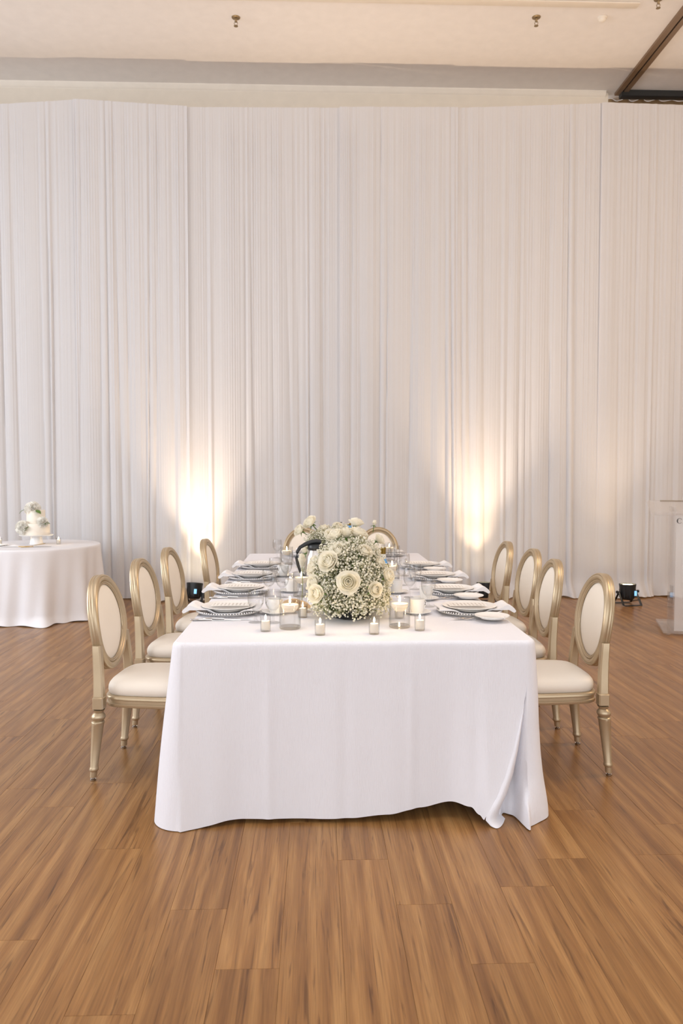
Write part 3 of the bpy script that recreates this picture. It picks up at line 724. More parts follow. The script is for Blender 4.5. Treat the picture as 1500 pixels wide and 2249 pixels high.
for i, (x, y) in enumerate(LS):
    wh = '%s setting on the cake side' % ROW[i]
    setting(x, y, 0, wh)
    put('knife', x-0.045, y-0.205, ZT+0.0004, R(-3 if i else 12*0.1), 'silver table knife, outer of two, at the ' + wh)
    put('knife', x+0.01, y-0.178, ZT+0.0004, R(-4), 'silver table knife, inner of two, at the ' + wh)
    put('fork', x+0.01, y+0.195, ZT+0.0004, R(2), 'silver dinner fork beside the plate at the ' + wh)
gl_left = [((-0.286, 3.58), (-0.203, 3.566)), ((-0.272, 4.36), (-0.194, 4.32)), ((-0.272, 4.98), (-0.195, 4.95)), ((-0.225, 5.50), (-0.138, 5.46))]
for i, (a, b_) in enumerate(gl_left):
    put('goblet', a[0], a[1], ZT+0.0004, 0.2*i, 'clear stemmed water goblet nearer the plate, %s pair on the cake side' % ORD[i])
    put('goblet', b_[0], b_[1], ZT+0.0004, 0.5*i, 'clear stemmed water goblet nearer the flowers, %s pair on the cake side' % ORD[i])
put('goblet', -0.33, 6.44, ZT+0.0004, 0, 'clear stemmed water goblet at the far end of the table on the cake side')
put('goblet', 0.43, 6.44, ZT+0.0004, 0, 'clear stemmed water goblet at the far end of the table on the lectern side')
for i, (x, y) in enumerate(RS):
    wh = '%s setting on the lectern side' % ROW[i]
    setting(x, y, PI, wh)
    put('fork', x-0.03, y-0.165, ZT+0.0004, PI+R(14), 'silver dinner fork, inner of two, at the ' + wh)
    put('fork', x+0.005, y-0.188, ZT+0.0004, PI-R(5), 'silver dinner fork, outer of two, at the ' + wh)
    put('bread', x+0.065, y-0.215, ZT+0.0145, PI, 'small white bread plate over the forks at the ' + wh)
    put('knife', x+0.0, y+0.19, ZT+0.0004, PI, 'silver table knife beside the plate at the ' + wh)
    gx = x-0.182; gy = y+0.19
    if i == 0: gx, gy = 0.595, 3.985
    put('goblet', gx, gy, ZT+0.0004, 0.3*i, 'clear stemmed water goblet by the plate of the %s setting on the lectern side' % ROW[i])
    wx, wy = (0.535, 4.30) if i == 0 else (x-0.245, y+0.37 if i < 3 else y+0.30)
    put('wine', wx, wy, ZT+0.0004, 0.3*i, 'clear wine glass nearer the flowers by the %s setting on the lectern side' % ROW[i])
for i, (x, y, rz, wh) in enumerate([(-0.205, 3.80, 2.6, 'front setting on the cake side'), (-0.147, 4.52, 2.4, 'second setting on the cake side'), (-0.225, 5.24, 2.6, 'third setting on the cake side'),
                                    (0.507, 3.775, 0.6, 'front setting on the lectern side'), (0.475, 4.46, 0.9, 'second setting on the lectern side'), (0.50, 5.13, 0.5, 'third setting on the lectern side')]):
    put('saucer', x, y, ZT+0.0004, rz, 'white saucer under the coffee cup by the ' + wh)
    put('cup', x, y, ZT+0.0066, rz, 'white coffee cup on its saucer by the ' + wh)
put('saucer', 0.615, 4.205, ZT+0.0004, 0, 'white saucer under the cup behind the front goblet on the lectern side')
put('cup', 0.615, 4.205, ZT+0.0066, 2.0, 'white coffee cup on a saucer behind the front goblet on the lectern side')
setting(-0.10, 6.60, -PI/2, 'far end setting on the cake side')
setting(0.63, 6.60, -PI/2, 'far end setting on the lectern side')

# salt and pepper
def shaker():
    t = thing('salt_shaker', '-', 'shaker')
    obj('shaker_glass', MB().lathe([(0, 0), (0.016, 0), (0.018, 0.004), (0.017, 0.03), (0.014, 0.055), (0.012, 0.055), (0.0145, 0.03), (0.015, 0.006), (0, 0.005)], 20), M_GLASS, t)
    obj('salt', MB().lathe([(0, 0.006), (0.0145, 0.006), (0.0140, 0.034), (0, 0.035)], 16), M_CHINA, t)
    obj('cap', MB().lathe([(0.0145, 0.052), (0.015, 0.056), (0.0135, 0.066), (0.009, 0.073), (0, 0.075)], 20), M_SILVER, t, label='domed steel cap')
    return t
SH = Proto(shaker)
SH.place((-0.155, 4.72, ZT+0.0004), 0, 'glass shaker with steel cap beside the coffee carafe, farther from the flowers', 'salt shakers')
SH.place((-0.105, 4.68, ZT+0.0004), 0, 'glass shaker with steel cap beside the coffee carafe, nearer to the flowers', 'salt shakers')

# ------------------------------------------------------------------ candles
def flame_mb(z, s=1.0):
    return MB().lathe([(0, z), (0.0022*s, z+0.002*s), (0.0042*s, z+0.007*s), (0.0038*s, z+0.012*s), (0.0018*s, z+0.019*s), (0, z+0.025*s)], 12)
def small_candle():
    t = thing('votive_candle', '-', 'candle')
    obj('wax', MB().lathe([(0, 0), (0.0185, 0), (0.019, 0.002), (0.019, 0.036), (0.0175, 0.038), (0.010, 0.0365), (0, 0.036)], 24), M_WAX, t)
    obj('wick', MB().tube([(0, 0, 0.034), (0, 0, 0.042), (0.001, 0, 0.045)], 0.0008, 5), M_WICK, t)
    obj('flame', flame_mb(0.042), M_FLAME, t, 180); return t
def votive_glass():
    t = thing('votive_glass', '-', 'candle holder')
    obj('glass_wall', MB().lathe([(0.0215, 0.004), (0.0235, 0.008), (0.024, 0.066), (0.0228, 0.067), (0.0218, 0.010), (0, 0.0085)], 32), M_GLASS, t)
    obj('glass_base', MB().lathe([(0, 0), (0.021, 0), (0.0225, 0.002), (0.0225, 0.006), (0.020, 0.008), (0, 0.008)], 32), M_THICK, t); return t
def float_candle():
    t = thing('floating_candle', '-', 'candle')
    obj('wax', MB().lathe([(0, -0.022), (0.022, -0.022), (0.036, -0.006), (0.0395, 0.008), (0.038, 0.012), (0.018, 0.009), (0, 0.008)], 32), M_WAX, t)
    obj('wick', MB().tube([(0, 0, 0.007), (0, 0, 0.016), (0.001, 0, 0.019)], 0.0009, 5), M_WICK, t)
    obj('flame', flame_mb(0.016, 1.1), M_FLAME, t, 180); return t
def cylinder_vase():
    t = thing('cylinder_vase', '-', 'vase')
    obj('glass_wall', MB().lathe([(0.046, 0.004), (0.049, 0.008), (0.049, 0.139), (0.0465, 0.140), (0.0465, 0.013), (0, 0.012)], 44), M_GLASS, t)
    obj('glass_base', MB().lathe([(0, 0), (0.044, 0), (0.0475, 0.003), (0.0475, 0.009), (0.044, 0.0115), (0, 0.0115)], 44), M_THICK, t)
    obj('water', MB().lathe([(0, 0.0125), (0.046, 0.0125), (0.046, 0.0975), (0.0418, 0.0975), (0.0378, 0.0925), (0.0240, 0.0765), (0, 0.0762)], 44), M_WATER, t); return t
SCN, VG, FC, CV = Proto(small_candle), Proto(votive_glass), Proto(float_candle), Proto(cylinder_vase)
VOT = [(-0.226, 3.37, 'by the front cylinder vase, cake side'), (0.017, 3.285, 'before the flowers on the cake side'), (0.254, 3.295, 'before the flowers on the lectern side'), (0.465, 3.366, 'by the front cylinder vase, lectern side'),
       (-0.066, 3.70, 'behind the front cylinder vase, cake side'), (0.405, 3.66, 'behind the front cylinder vase, lectern side')]
for x, y, wh in VOT:
    VG.place((x, y, ZT+0.0004), 0, 'clear votive glass ' + wh, 'clear votive glasses on the long table')
    SCN.place((x, y, ZT+0.0091), 0, 'lit ivory candle in votive glass ' + wh, 'votive candles on the long table')
CYL = [(-0.119, 3.43, 'front of the table on the cake side'), (0.382, 3.44, 'front of the table on the lectern side'), (-0.085, 4.36, 'middle of the table on the cake side'), (0.494, 4.90, 'middle of the table on the lectern side'), (-0.23, 5.95, 'rear of the table on the cake side'), (0.60, 6.18, 'rear of the table on the lectern side')]
for x, y, wh in CYL:
    CV.place((x, y, ZT+0.0004), 0, 'clear cylinder vase of water with floating candle, ' + wh, 'glass cylinders with floating candles')
    FC.place((x, y, ZT+0.0990), 0, 'ivory floating candle burning in the cylinder vase, ' + wh, 'floating candles')

# ------------------------------------------------------------------ flowers
def rose_mb(rad=0.04, opened=1.0, seed=1):
    """a rose of layered cupped petals, opening towards +Z, base at the origin"""
    rg = random.Random(seed); mb = MB()
    # petals per layer, radius, height, how far the rim closes in, how far it rolls out
    layers = [(2, 0.17, 1.00, 0.80, 0.0), (3, 0.30, 1.02, 0.66, 0.0), (4, 0.45, 1.00, 0.50, 0.05), (5, 0.62, 0.95, 0.34, 0.22), (5, 0.80, 0.86, 0.16, 0.5), (6, 0.98, 0.70, 0.02, 0.95)]
    off = 0
    for li, (n, r, h, close, curl) in enumerate(layers):
        off += rg.uniform(0.4, 1.2)
        for k in range(n):
            a0 = off + 2*PI*k/n + rg.uniform(-.12, .12); half = PI/n*1.42
            rr = rad*r*(opened if li > 2 else 0.75+0.25*opened)*rg.uniform(0.95, 1.05); hh = rad*1.25*h*rg.uniform(0.95, 1.05); P = []
            for i in range(7):
                v = i/6; row = []
                for j in range(7):
                    u = j/6*2-1; a = a0 + u*half*(0.35+0.65*math.sin(min(1, v*1.25+0.15)*PI/2))
                    q = rr*(0.20+0.80*math.sin(PI*0.5*max(0.0, v)**0.85*(1+close)))
                    q += rad*0.34*curl*opened*max(0, v-0.60)**1.25*2.2*(1-0.3*u*u)
                    q *= 1 + 0.07*u*(1 if k % 2 else -1)
                    z = hh*(v - 0.15*u*u*v*v) - rad*0.55*curl*max(0, v-0.70)**1.4*opened
                    row.append((q*math.cos(a), q*math.sin(a), z))
                P.append(row)
            mb.grid(P)
    return mb
ROSE_ME = [rose_mb(0.04, o_, s_).mesh('rose', M_ROSE, 180) for o_, s_ in ((1.0, 1), (0.9, 2), (0.78, 3))]
BUD_ME = rose_mb(0.034, 0.42, 9).mesh('rose_bud', M_ROSE, 180)
SEP = MB()
for k in range(5):
    T = Matrix.Rotation(2*PI*k/5, 4, 'Z')
    SEP.grid([[(0.003, -0.004, -0.004), (0.003, 0.004, -0.004)], [(0.014, -0.006, 0.001), (0.014, 0.006, 0.001)], [(0.026, -0.003, -0.003), (0.026, 0.003, -0.003)], [(0.034, -0.0004, -0.010), (0.034, 0.0004, -0.010)]], mat=T)
SEP.tube([(0, 0, -0.05), (0, 0, -0.01), (0, 0, 0.004)], [0.0025, 0.003, 0.007], 6)
SEP_ME = SEP.mesh('sepals', M_LEAF, 180)
def aim(d):
    return Vector(d).normalized().to_track_quat('Z', 'Y').to_euler()
def add_rose(parent, base, p, d, s=1.0, bud=False, k=0, name='rose'):
    me = BUD_ME if bud else ROSE_ME[k % 3]
    dd = Vector(d).normalized()
    o = obj(name, me, M_ROSE, parent); o.location = Vector(p)-Vector(base)-dd*0.012*s; o.rotation_euler = aim(d); o.scale = (s, s, s)
    q = obj('sepals', SEP_ME, M_LEAF, o, label='green sepals')
    return o
def bouquet(name, label, base, rx, ry, h, n, roses, seed, nz=0.0):
    rg = random.Random(seed); t = thing(name, label, 'flowers', base)
    bowl = MB().lathe([(0, 0), (0.085, 0), (0.10, 0.006), (0.118, 0.03), (0.122, 0.045), (0.116, 0.045), (0.10, 0.02), (0, 0.018)], 32, Matrix.Scale(rx/0.19, 4, (1, 0, 0)) @ Matrix.Scale(ry/0.19, 4, (0, 1, 0)))
    obj('bowl', bowl, M_BOWL, t, label='black bowl under the flowers')
    fl_ = MB(); st = MB(); lf = MB(); cl = []
    def surf(a, e, k):
        ce, se = math.cos(e), math.sin(e)
        ce = abs(ce)**0.75; se_ = math.copysign(abs(se)**0.9, se)
        return (rx*k*ce*math.cos(a), ry*k*ce*math.sin(a), 0.055 + h*k*max(-0.1, se_))
    for i in range(n//7):
        a = rg.uniform(0, 2*PI); e = math.asin(rg.uniform(-0.03, 0.98)); k = rg.choice([0.78, 0.86, 0.91, 0.95, 0.98, 1.01])
        c = surf(a, e, k)
        r0 = (rg.uniform(-.04, .04), rg.uniform(-.05, .05), 0.04)
        mid = tuple(r0[q]*0.4+c[q]*0.6+rg.uniform(-.015, .015) for q in range(3))
        st.tube([r0, mid, c], 0.0009, 3, cap=False)
        for j in range(rg.randint(5, 9)):
            p = tuple(c[q]+rg.gauss(0, 0.016) for q in range(3))
            if p[2] < 0.012: continue
            fl_.ico(p, rg.choice([0.003, 0.0038, 0.0045, 0.0052, 0.006]))
            st.tube([c, tuple((c[q]+p[q])/2 + (0.003 if q == 2 else 0) for q in range(3)), p], 0.0006, 3, cap=False)
        if rg.random() < 0.45:
            T = Matrix.Translation(surf(a, e, k*0.92)) @ aim((rg.gauss(0, 1), rg.gauss(0, 1), rg.gauss(0.3, 1))).to_matrix().to_4x4()
            lf.grid([[(-0.001, 0, 0), (0.001, 0, 0)], [(-0.004, 0.002, 0.012), (0.004, 0.002, 0.012)], [(-0.0005, 0, 0.030), (0.0005, 0, 0.030)]], mat=T)
    obj('gypsophila', fl_, M_BABY, t, 180, label='cloud of tiny white blossoms', kind='stuff')
    obj('stems', st, M_STEM, t, 180, kind='stuff'); obj('foliage', lf, M_LEAF, t, 180, kind='stuff')
    for i, (x, y, z, s_, bud) in enumerate(roses):
        d = Vector(((x-base[0])/rx**1.2, (y-base[1])/ry**1.1, (z-base[2]-0.10)/h)); d = d.normalized()
        if bud: d = (d*0.4+Vector((0, 0, 1))).normalized()
        d = d + Vector((0, -0.35 if not bud else 0, 0.1))
        add_rose(t, base, (x, y, z), d, s_, bud, i)
    return t
# x, y, z, size, bud
R1 = [(0.149, 3.475, 0.962, 1.18, 0), (0.008, 3.52, 0.905, 1.05, 0), (0.268, 3.50, 0.925, 1.02, 0), (-0.006, 3.62, 0.94, 0.9, 0), (0.337, 3.62, 0.972, 0.95, 0), (0.300, 3.66, 1.032, 0.85, 0), (0.062, 3.58, 1.045, 1.12, 0), (0.108, 3.62, 1.085, 1.15, 0), (0.228, 3.62, 1.085, 1.05, 0),
      (0.290, 3.78, 1.078, 0.78, 0), (0.316, 3.86, 1.125, 0.82, 0), (0.150, 3.76, 1.160, 1.0, 0), (0.205, 3.78, 1.160, 1.05, 0), (0.100, 3.74, 1.155, 0.95, 0), (0.222, 3.82, 1.135, 1.0, 0), (0.205, 3.88, 1.205, 0.9, 0), (0.30, 3.9, 1.205, 0.7, 1), (0.0, 3.80, 1.02, 0.9, 0), (-0.012, 3.72, 1.0, 0.85, 0)]
bouquet('flower_arrangement', 'large mound of white roses and tiny white blossoms at the front of the table', (0.165, 3.735, ZT+0.0004), 0.185, 0.235, 0.325, 11500, R1, 5)
R2 = [(-0.035, 5.12, 1.135, 1.15, 0), (-0.105, 5.10, 1.085, 1.0, 0), (-0.075, 4.95, 0.96, 1.0, 1), (0.10, 5.0, 1.06, 1.0, 0), (0.30, 5.05, 1.06, 1.0, 0), (0.18, 4.95, 1.0, 1.1, 0), (0.05, 5.2, 1.08, 1.0, 0), (0.25, 5.2, 1.06, 0.9, 0)]
bouquet('flower_arrangement', 'mound of white roses on the middle of the table behind the coffee carafe', (0.10, 5.16, ZT+0.0004), 0.19, 0.22, 0.29, 6000, R2, 6)
R3 = [(0.05, 5.85, 1.02, 1.0, 0), (0.28, 5.85, 1.0, 1.0, 0), (0.165, 5.80, 1.06, 1.1, 0), (0.16, 5.7, 0.95, 1.0, 0)]
bouquet('flower_arrangement', 'mound of white roses near the far end of the table before the wine bottle', (0.165, 5.90, ZT+0.0004), 0.19, 0.20, 0.25, 2000, R3, 8)
# white rose bloom standing tall at the cake side, in its own bud vase, and a rose lying by the candles, their glow painted peach on it
tv = thing('bud_vase', 'small clear bud vase holding one tall white rose beside the carafe', 'vase', (-0.078, 4.14, ZT+0.0004))
obj('vase_glass', MB().lathe([(0, 0), (0.024, 0), (0.026, 0.004), (0.027, 0.05), (0.014, 0.085), (0.012, 0.10), (0.011, 0.10), (0.013, 0.084), (0.025, 0.05), (0.024, 0.008), (0, 0.006)], 28), M_GLASS, tv)
rr = thing('white_rose', 'tall half-open white rose standing in the bud vase beside the carafe', 'flower', (-0.078, 4.14, ZT+0.0004))
obj('stem', MB().tube([(0, 0, 0.012), (0.004, 0, 0.10), (0.0, 0, 0.215)], 0.0026, 6), M_STEM, rr)
h_ = obj('bloom', BUD_ME, M_ROSE, rr); h_.location = (0, 0, 0.195); h_.scale = (1.3, 1.3, 1.75)
pr_ = thing('candle_tinted_rose', 'rose head with candle glow painted peach, lying behind the front cylinder, cake side', 'flower', (-0.105, 3.86, ZT+0.0004))
pm_ = rose_mb(0.042, 1.15, 12).mesh('petals', M_CANDLEROSE, 180)
h_ = obj('petals', pm_, M_CANDLEROSE, pr_); h_.location = (0, 0, 0.012); h_.rotation_euler = (0.25, 0.15, 0); h_.scale = (1.25, 1.25, 0.8)
h_ = obj('sepals', SEP_ME, M_LEAF, pr_); h_.location = (0, 0, 0.012); h_.scale = (0.8, 0.8, 0.2)

# ------------------------------------------------------------------ coffee carafes and bottles
def carafe():
    t = thing('coffee_carafe', '-', 'carafe')      # handle towards -X
    obj('body', MB().lathe([(0, 0), (0.066, 0), (0.070, 0.006), (0.070, 0.030), (0.067, 0.16), (0.060, 0.205), (0.050, 0.235), (0.046, 0.248), (0, 0.25)], 36), M_BRUSH, t)
    obj('lid', MB().lathe([(0.047, 0.244), (0.052, 0.250), (0.052, 0.268), (0.046, 0.278), (0.02, 0.284), (0, 0.285)], 32), M_BLACK, t, label='black lid')
    obj('spout', MB().tube([(0.03, 0, 0.258), (0.062, 0, 0.266), (0.078, 0, 0.272)], [0.022, 0.017, 0.010], 10), M_BLACK, t)
    P = [(0.03, 0, 0.293), (0.0, 0, 0.296), (-0.03, 0, 0.292), (-0.065, 0, 0.281), (-0.098, 0, 0.262), (-0.115, 0, 0.235), (-0.119, 0, 0.200), (-0.112, 0, 0.160), (-0.098, 0, 0.115), (-0.07, 0, 0.085)]
    obj('handle', MB().tube(P, [0.016, 0.019, 0.018, 0.015, 0.013, 0.0125, 0.012, 0.011, 0.009, 0.008], 12, sq=(1.15, 0.85)), M_BLACK, t, 60, label='black looped handle')
    return t
CF = Proto(carafe)
CF.place((0.0, 4.60, ZT+0.0004), R(8), 'steel coffee carafe with a black handle on the cake side of the flowers', 'coffee carafes')
cr_ = CF.place((0.345, 4.42, ZT+0.0004), PI-R(10), 'small steel creamer pot with a black handle behind the front flowers', 'coffee carafes'); cr_.scale = (0.60, 0.60, 0.60)
def bottle(mat):
    t = thing('wine_bottle', '-', 'bottle')
    obj('glass_body', MB().lathe([(0, 0.006), (0.026, 0.0), (0.0365, 0.003), (0.0375, 0.01), (0.0375, 0.175), (0.034, 0.198), (0.022, 0.222), (0.0150, 0.238), (0.0140, 0.290), (0, 0.290)], 32), mat, t)
    obj('foil_capsule', MB().lathe([(0.0147, 0.268), (0.0150, 0.290), (0.0158, 0.292), (0.0158, 0.302), (0.0150, 0.304), (0, 0.304)], 24), M_CAPS, t, label='bronze foil capsule')
    obj('neck_band', MB().lathe([(0.0146, 0.268), (0.0149, 0.255), (0.0155, 0.246), (0.0150, 0.246), (0.0140, 0.268)], 24), M_LABELW, t, label='white neck band')
    obj('neck_label', MB().lathe([(0.0158, 0.246), (0.0180, 0.231), (0.0260, 0.2175), (0.0250, 0.217), (0.0150, 0.246)], 24), M_LABEL, t, label='blue neck label')
    obj('paper_label', MB().lathe([(0.0380, 0.05), (0.0380, 0.15), (0.0376, 0.15), (0.0376, 0.05), (0.0380, 0.05)], 32), M_LABELW, t, label='white paper label')
    return t
b1 = bottle(M_OLIVE); b1.location = (0.366, 4.12, ZT+0.0004); b1['label'] = 'olive wine bottle with bronze capsule and blue neck label beside the front flowers'
b2 = bottle(M_OLIVE); b2.location = (0.275, 6.28, ZT+0.0004); b2['label'] = 'wine bottle with blue neck label half hidden behind a high white rose'
b3 = thing('wine_bottle', 'dark wine bottle whose plain neck rises above the middle of the flowers', 'bottle', (0.203, 6.40, ZT+0.0004))
obj('glass_body', MB().lathe([(0, 0.006), (0.026, 0.0), (0.0365, 0.003), (0.0375, 0.01), (0.0375, 0.175), (0.034, 0.198), (0.022, 0.222), (0.0150, 0.238), (0.0140, 0.290), (0, 0.290)], 32), M_BOTTLE2, b3)
obj('foil_capsule', MB().lathe([(0.0144, 0.245), (0.0150, 0.290), (0.0158, 0.292), (0.0158, 0.304), (0.0150, 0.307), (0, 0.307)], 24), M_BOTTLE2, b3)
for c_ in b2.children:
    if c_.name.startswith('neck_label'): c_.location = (0, 0, 0.040)
for b_ in (b1, b2, b3): b_['group'] = 'wine bottles on the long table'

# ------------------------------------------------------------------ cake table
CX, CY, CR, CZ = -2.94, 8.04, 0.65, 0.74
tt = thing('cake_table', 'round table under a white cloth that carries the cake', 'table', (CX, CY, 0))
obj('tabletop', MB().lathe([(0, CZ-0.03), (CR-0.02, CZ-0.03), (CR-0.012, CZ-0.02), (CR-0.012, CZ-0.010), (CR-0.02, CZ-0.006), (0, CZ-0.006)], 48), M_FOLDT, tt)
for k in range(4):
    a = PI/4+k*PI/2; obj('leg', MB().tube([(0.42*math.cos(a), 0.42*math.sin(a), 0), (0.42*math.cos(a), 0.42*math.sin(a), CZ-0.03)], 0.016, 10), M_GLIDE, tt)
def round_cloth():
    n = 260; rows = []
    def fold(a): return 0.5+0.5*math.sin(9*a+0.9*math.sin(2*a+1)+0.4)
    rows.append([((CR-0.02)*math.cos(2*PI*i/n), (CR-0.02)*math.sin(2*PI*i/n), CZ) for i in range(n)])
    for h in [0.001, 0.004, 0.010, 0.02, 0.04] + list(np.linspace(0.07, CZ-0.004, 26)):
        v = h/CZ; row = []
        for i in range(n):
            a = 2*PI*i/n; f = fold(a); fs = f**1.6
            r = CR - 0.012 + 0.012*(1-math.exp(-h/0.006)) + v*0.015 + (0.085*fs - 0.018 + 0.014*math.sin(23*a+2*v))*v**0.75
            if v > 0.90: r += (v-0.90)/0.10*(0.02+0.035*fs*(1+math.sin(5*a+1)))
            if math.sin(a) > 0: r -= 0.06*math.sin(a)*v
            z = CZ-h
            if v > 0.90: z = max(z, 0.003+0.012*(0.5+0.5*math.sin(17*a))*(v-0.9)/0.1)
            row.append((r*math.cos(a), r*math.sin(a), z))
        rows.append(row)
    mb = MB().grid(rows, close_u=True, flip=True); mb.f.append(tuple(range(n))); return mb
o = obj('tablecloth', round_cloth(), M_CLOTH2, None, 60); o.location = (CX, CY, 0)
tag(o, 'white cloth falling in folds to the floor over the round cake table', 'tablecloth')
cs = thing('cake_stand', 'white pedestal cake stand on the round table', 'cake stand', (CX+0.0, CY+0.02, CZ+0.0004))
obj('pedestal', MB().lathe([(0, 0), (0.066, 0), (0.070, 0.004), (0.066, 0.02), (0.058, 0.06), (0.058, 0.092), (0, 0.092)], 36), M_CHINA, cs)
obj('top_plate', MB().lathe([(0, 0.092), (0.155, 0.092), (0.168, 0.097), (0.170, 0.102), (0.165, 0.104), (0, 0.102)], 48), M_CHINA, cs)
ck = thing('wedding_cake', 'two-tier ivory cake with white flowers and green leaves', 'cake', (CX+0.0, CY+0.02, CZ+0.1050))
obj('lower_tier', MB().lathe([(0, 0), (0.134, 0), (0.136, 0.004), (0.135, 0.112), (0.131, 0.118), (0, 0.119)], 56), M_CAKE, ck)
obj('upper_tier', MB().lathe([(0, 0.119), (0.092, 0.119), (0.0935, 0.123), (0.0925, 0.250), (0.089, 0.256), (0, 0.257)], 48), M_CAKE, ck)
def puff_mb(rad, n, seed):
    """a ruffled dome of small petals, open towards +Z"""
    rg = random.Random(seed); mb = MB(); ga = PI*(3-5**.5)
    for k in range(n):
        c = 1-(k+0.5)/n*1.12; sn = math.sqrt(max(0, 1-c*c)); a = k*ga
        d = Vector((sn*math.cos(a), sn*math.sin(a), c)); T = Matrix.Translation(d*rad*0.45) @ d.to_track_quat('Z', 'Y').to_matrix().to_4x4() @ Matrix.Rotation(rg.uniform(0, 6.28), 4, 'Z')
        w_ = rad*rg.uniform(0.40, 0.55)
        mb.grid([[(w_*(j/4-0.5)*(0.5+v), 0.30*w_*math.sin(2*PI*(j/4)+k)*v + 0.25*w_*v*v, rad*0.55*v - 0.25*w_*(j/2-1)**2*v) for j in range(5)] for v in (0, 0.35, 0.7, 1.0)], mat=T)
    return mb
PEON = puff_mb(0.066, 70, 4)
PE_ME = PEON.mesh('flower', M_PEONY, 180)
def leaf_mb(L_=0.075, w_=0.024):
    P = []
    for i in range(7):
        t = i/6; ww = w_*math.sin(PI*t**0.8)+0.0004
        P.append([(-ww, L_*t, 0.010*math.sin(PI*t)+0.004), (0, L_*t, 0.010*math.sin(PI*t)), (ww, L_*t, 0.010*math.sin(PI*t)+0.004)])
    return MB().grid(P)
LEAF_ME = leaf_mb().mesh('leaf', M_LEAF, 180)
for p, d, s_ in (((-0.025, -0.02, 0.262), (-0.25, -0.25, 1), 1.30), ((0.092, -0.075, 0.128), (0.55, -0.5, 0.6), 0.95), ((-0.100, -0.100, 0.078), (-0.6, -0.8, 0.35), 1.15)):
    f_ = obj('flower', PE_ME, M_ROSE, ck); f_.location = p; f_.rotation_euler = aim(d); f_.scale = (s_, s_, s_)
for p, e, s_ in (((-0.085, -0.05, 0.262), (-0.6, 0.0, 2.0), 1.0), ((-0.01, -0.092, 0.250), (-0.55, 0.2, -1.2), 1.15), ((0.03, -0.095, 0.255), (-0.6, 0.3, -2.0), 1.0), ((0.115, -0.09, 0.119), (-0.1, 0.3, -1.3), 0.8), ((0.10, -0.105, 0.119), (-0.2, 0.2, -1.9), 0.7), ((-0.060, -0.150, 0.040), (0.9, 0.2, -1.3), 0.9)):
    l_ = obj('leaf', LEAF_ME, M_LEAF, ck); l_.location = p; l_.rotation_euler = e; l_.scale = (s_, s_, s_)
for x, y, wh in ((-3.325, 8.07, 'on the cake table at the picture edge'), (-2.71, 8.06, 'on the cake table near the chairs')):
    VG.place((x, y, CZ+0.0004), 0, 'clear votive glass ' + wh, 'votive glasses on the cake table')
    SCN.place((x, y, CZ+0.0091), 0, 'lit ivory candle in votive glass ' + wh, 'candles on the cake table')
# cutting set: napkin bundle, knife and server
def soft_fold():
    P = []
    for i in range(10):
        t = i/9; P.append([(x_, (t-0.5)*0.11, 0.003+0.020*math.sin(PI*t)*(0.6+0.4*math.sin(x_*34+1))*(1-abs(x_)/0.13)) for x_ in np.linspace(-0.11, 0.11, 14)])
    mb = MB().grid(P); return mb
o = obj('folded_napkin', soft_fold(), M_NAPKIN, None, 60); o.location = (CX-0.13, CY-0.24, CZ+0.0004); o.rotation_euler = (0, 0, R(12)); tag(o, 'small folded white napkin lying before the cake stand', 'napkin')
sv = thing('cake_server', 'gold cake server lying before the cake stand', 'server', (CX+0.06, CY-0.27, CZ+0.0006), R(28))
obj('handle', MB().tube([(-0.13, 0, 0.007), (-0.125, 0, 0.007), (-0.06, 0, 0.006), (-0.01, 0, 0.010), (0.01, 0, 0.008)], [0.003, 0.008, 0.006, 0.004, 0.006], 8, sq=(1, 0.6)), M_GOLDCUT, sv, 60)
obj('blade', MB().grid([[(0.0, -0.008, 0.007), (0.0, 0, 0.008), (0.0, 0.008, 0.007)], [(0.03, -0.026, 0.014), (0.03, 0, 0.018), (0.03, 0.026, 0.014)], [(0.09, -0.022, 0.020), (0.09, 0, 0.028), (0.09, 0.022, 0.020)], [(0.13, -0.002, 0.026), (0.13, 0, 0.032), (0.13, 0.002, 0.026)]]), M_GOLDCUT, sv, 60)
kn = thing('cake_knife', 'gold handled cake knife lying beside the cake server', 'knife', (CX+0.12, CY-0.335, CZ+0.0006), R(14))
obj('handle', MB().tube([(-0.14, 0, 0.006), (-0.135, 0, 0.006), (-0.03, 0, 0.006), (-0.02, 0, 0.005)], [0.003, 0.008, 0.006, 0.005], 8, sq=(1, 0.7)), M_GOLDCUT, kn, 60)
obj('blade', MB().bbox(-0.02, 0.15, -0.010, 0.010, 0.004, 0.006, 0.0008), M_SILVER, kn)
o = obj('dessert_plate', MB().lathe(plate_prof(0.085, 0.012), 40), M_CHINA); o.location = (CX-0.19, CY-0.20, CZ+0.0003)
o.location.x -= 0.12; o.location.y += 0.03; tag(o, 'small white dessert plate beside the napkin on the cake table', 'plate')

# ------------------------------------------------------------------ acrylic lectern
lec = thing('lectern', 'clear acrylic lectern with a frosted front panel and black letters', 'lectern', (3.165, 6.765, 0), R(-18.5))
obj('base_plate', MB().bbox(0.0, 0.62, 0.0, 0.64, 0.022, 0.042, 0.003), M_ACRYL, lec, 0)
for fx in (0.05, 0.57):
    for fy in (0.05, 0.59):
        obj('foot', MB().lathe([(0, 0), (0.018, 0), (0.020, 0.004), (0.020, 0.018), (0.014, 0.0215), (0, 0.0215)], 16, Matrix.Translation((fx, fy, 0))), M_ACRYL, lec)
obj('front_panel', MB().bbox(0.095, 0.525, 0.03, 0.042, 0.043, 1.12, 0.002), M_FROST, lec, 0, label='frosted front panel')
for x_ in (0.082, 0.526): obj('side_panel', MB().bbox(x_, x_+0.012, 0.03, 0.44, 0.043, 1.17, 0.002), M_ACRYL, lec, 0)
TS = Matrix.Translation((-0.06, -0.03, 1.105)) @ Matrix.Rotation(R(10.5), 4, 'X')
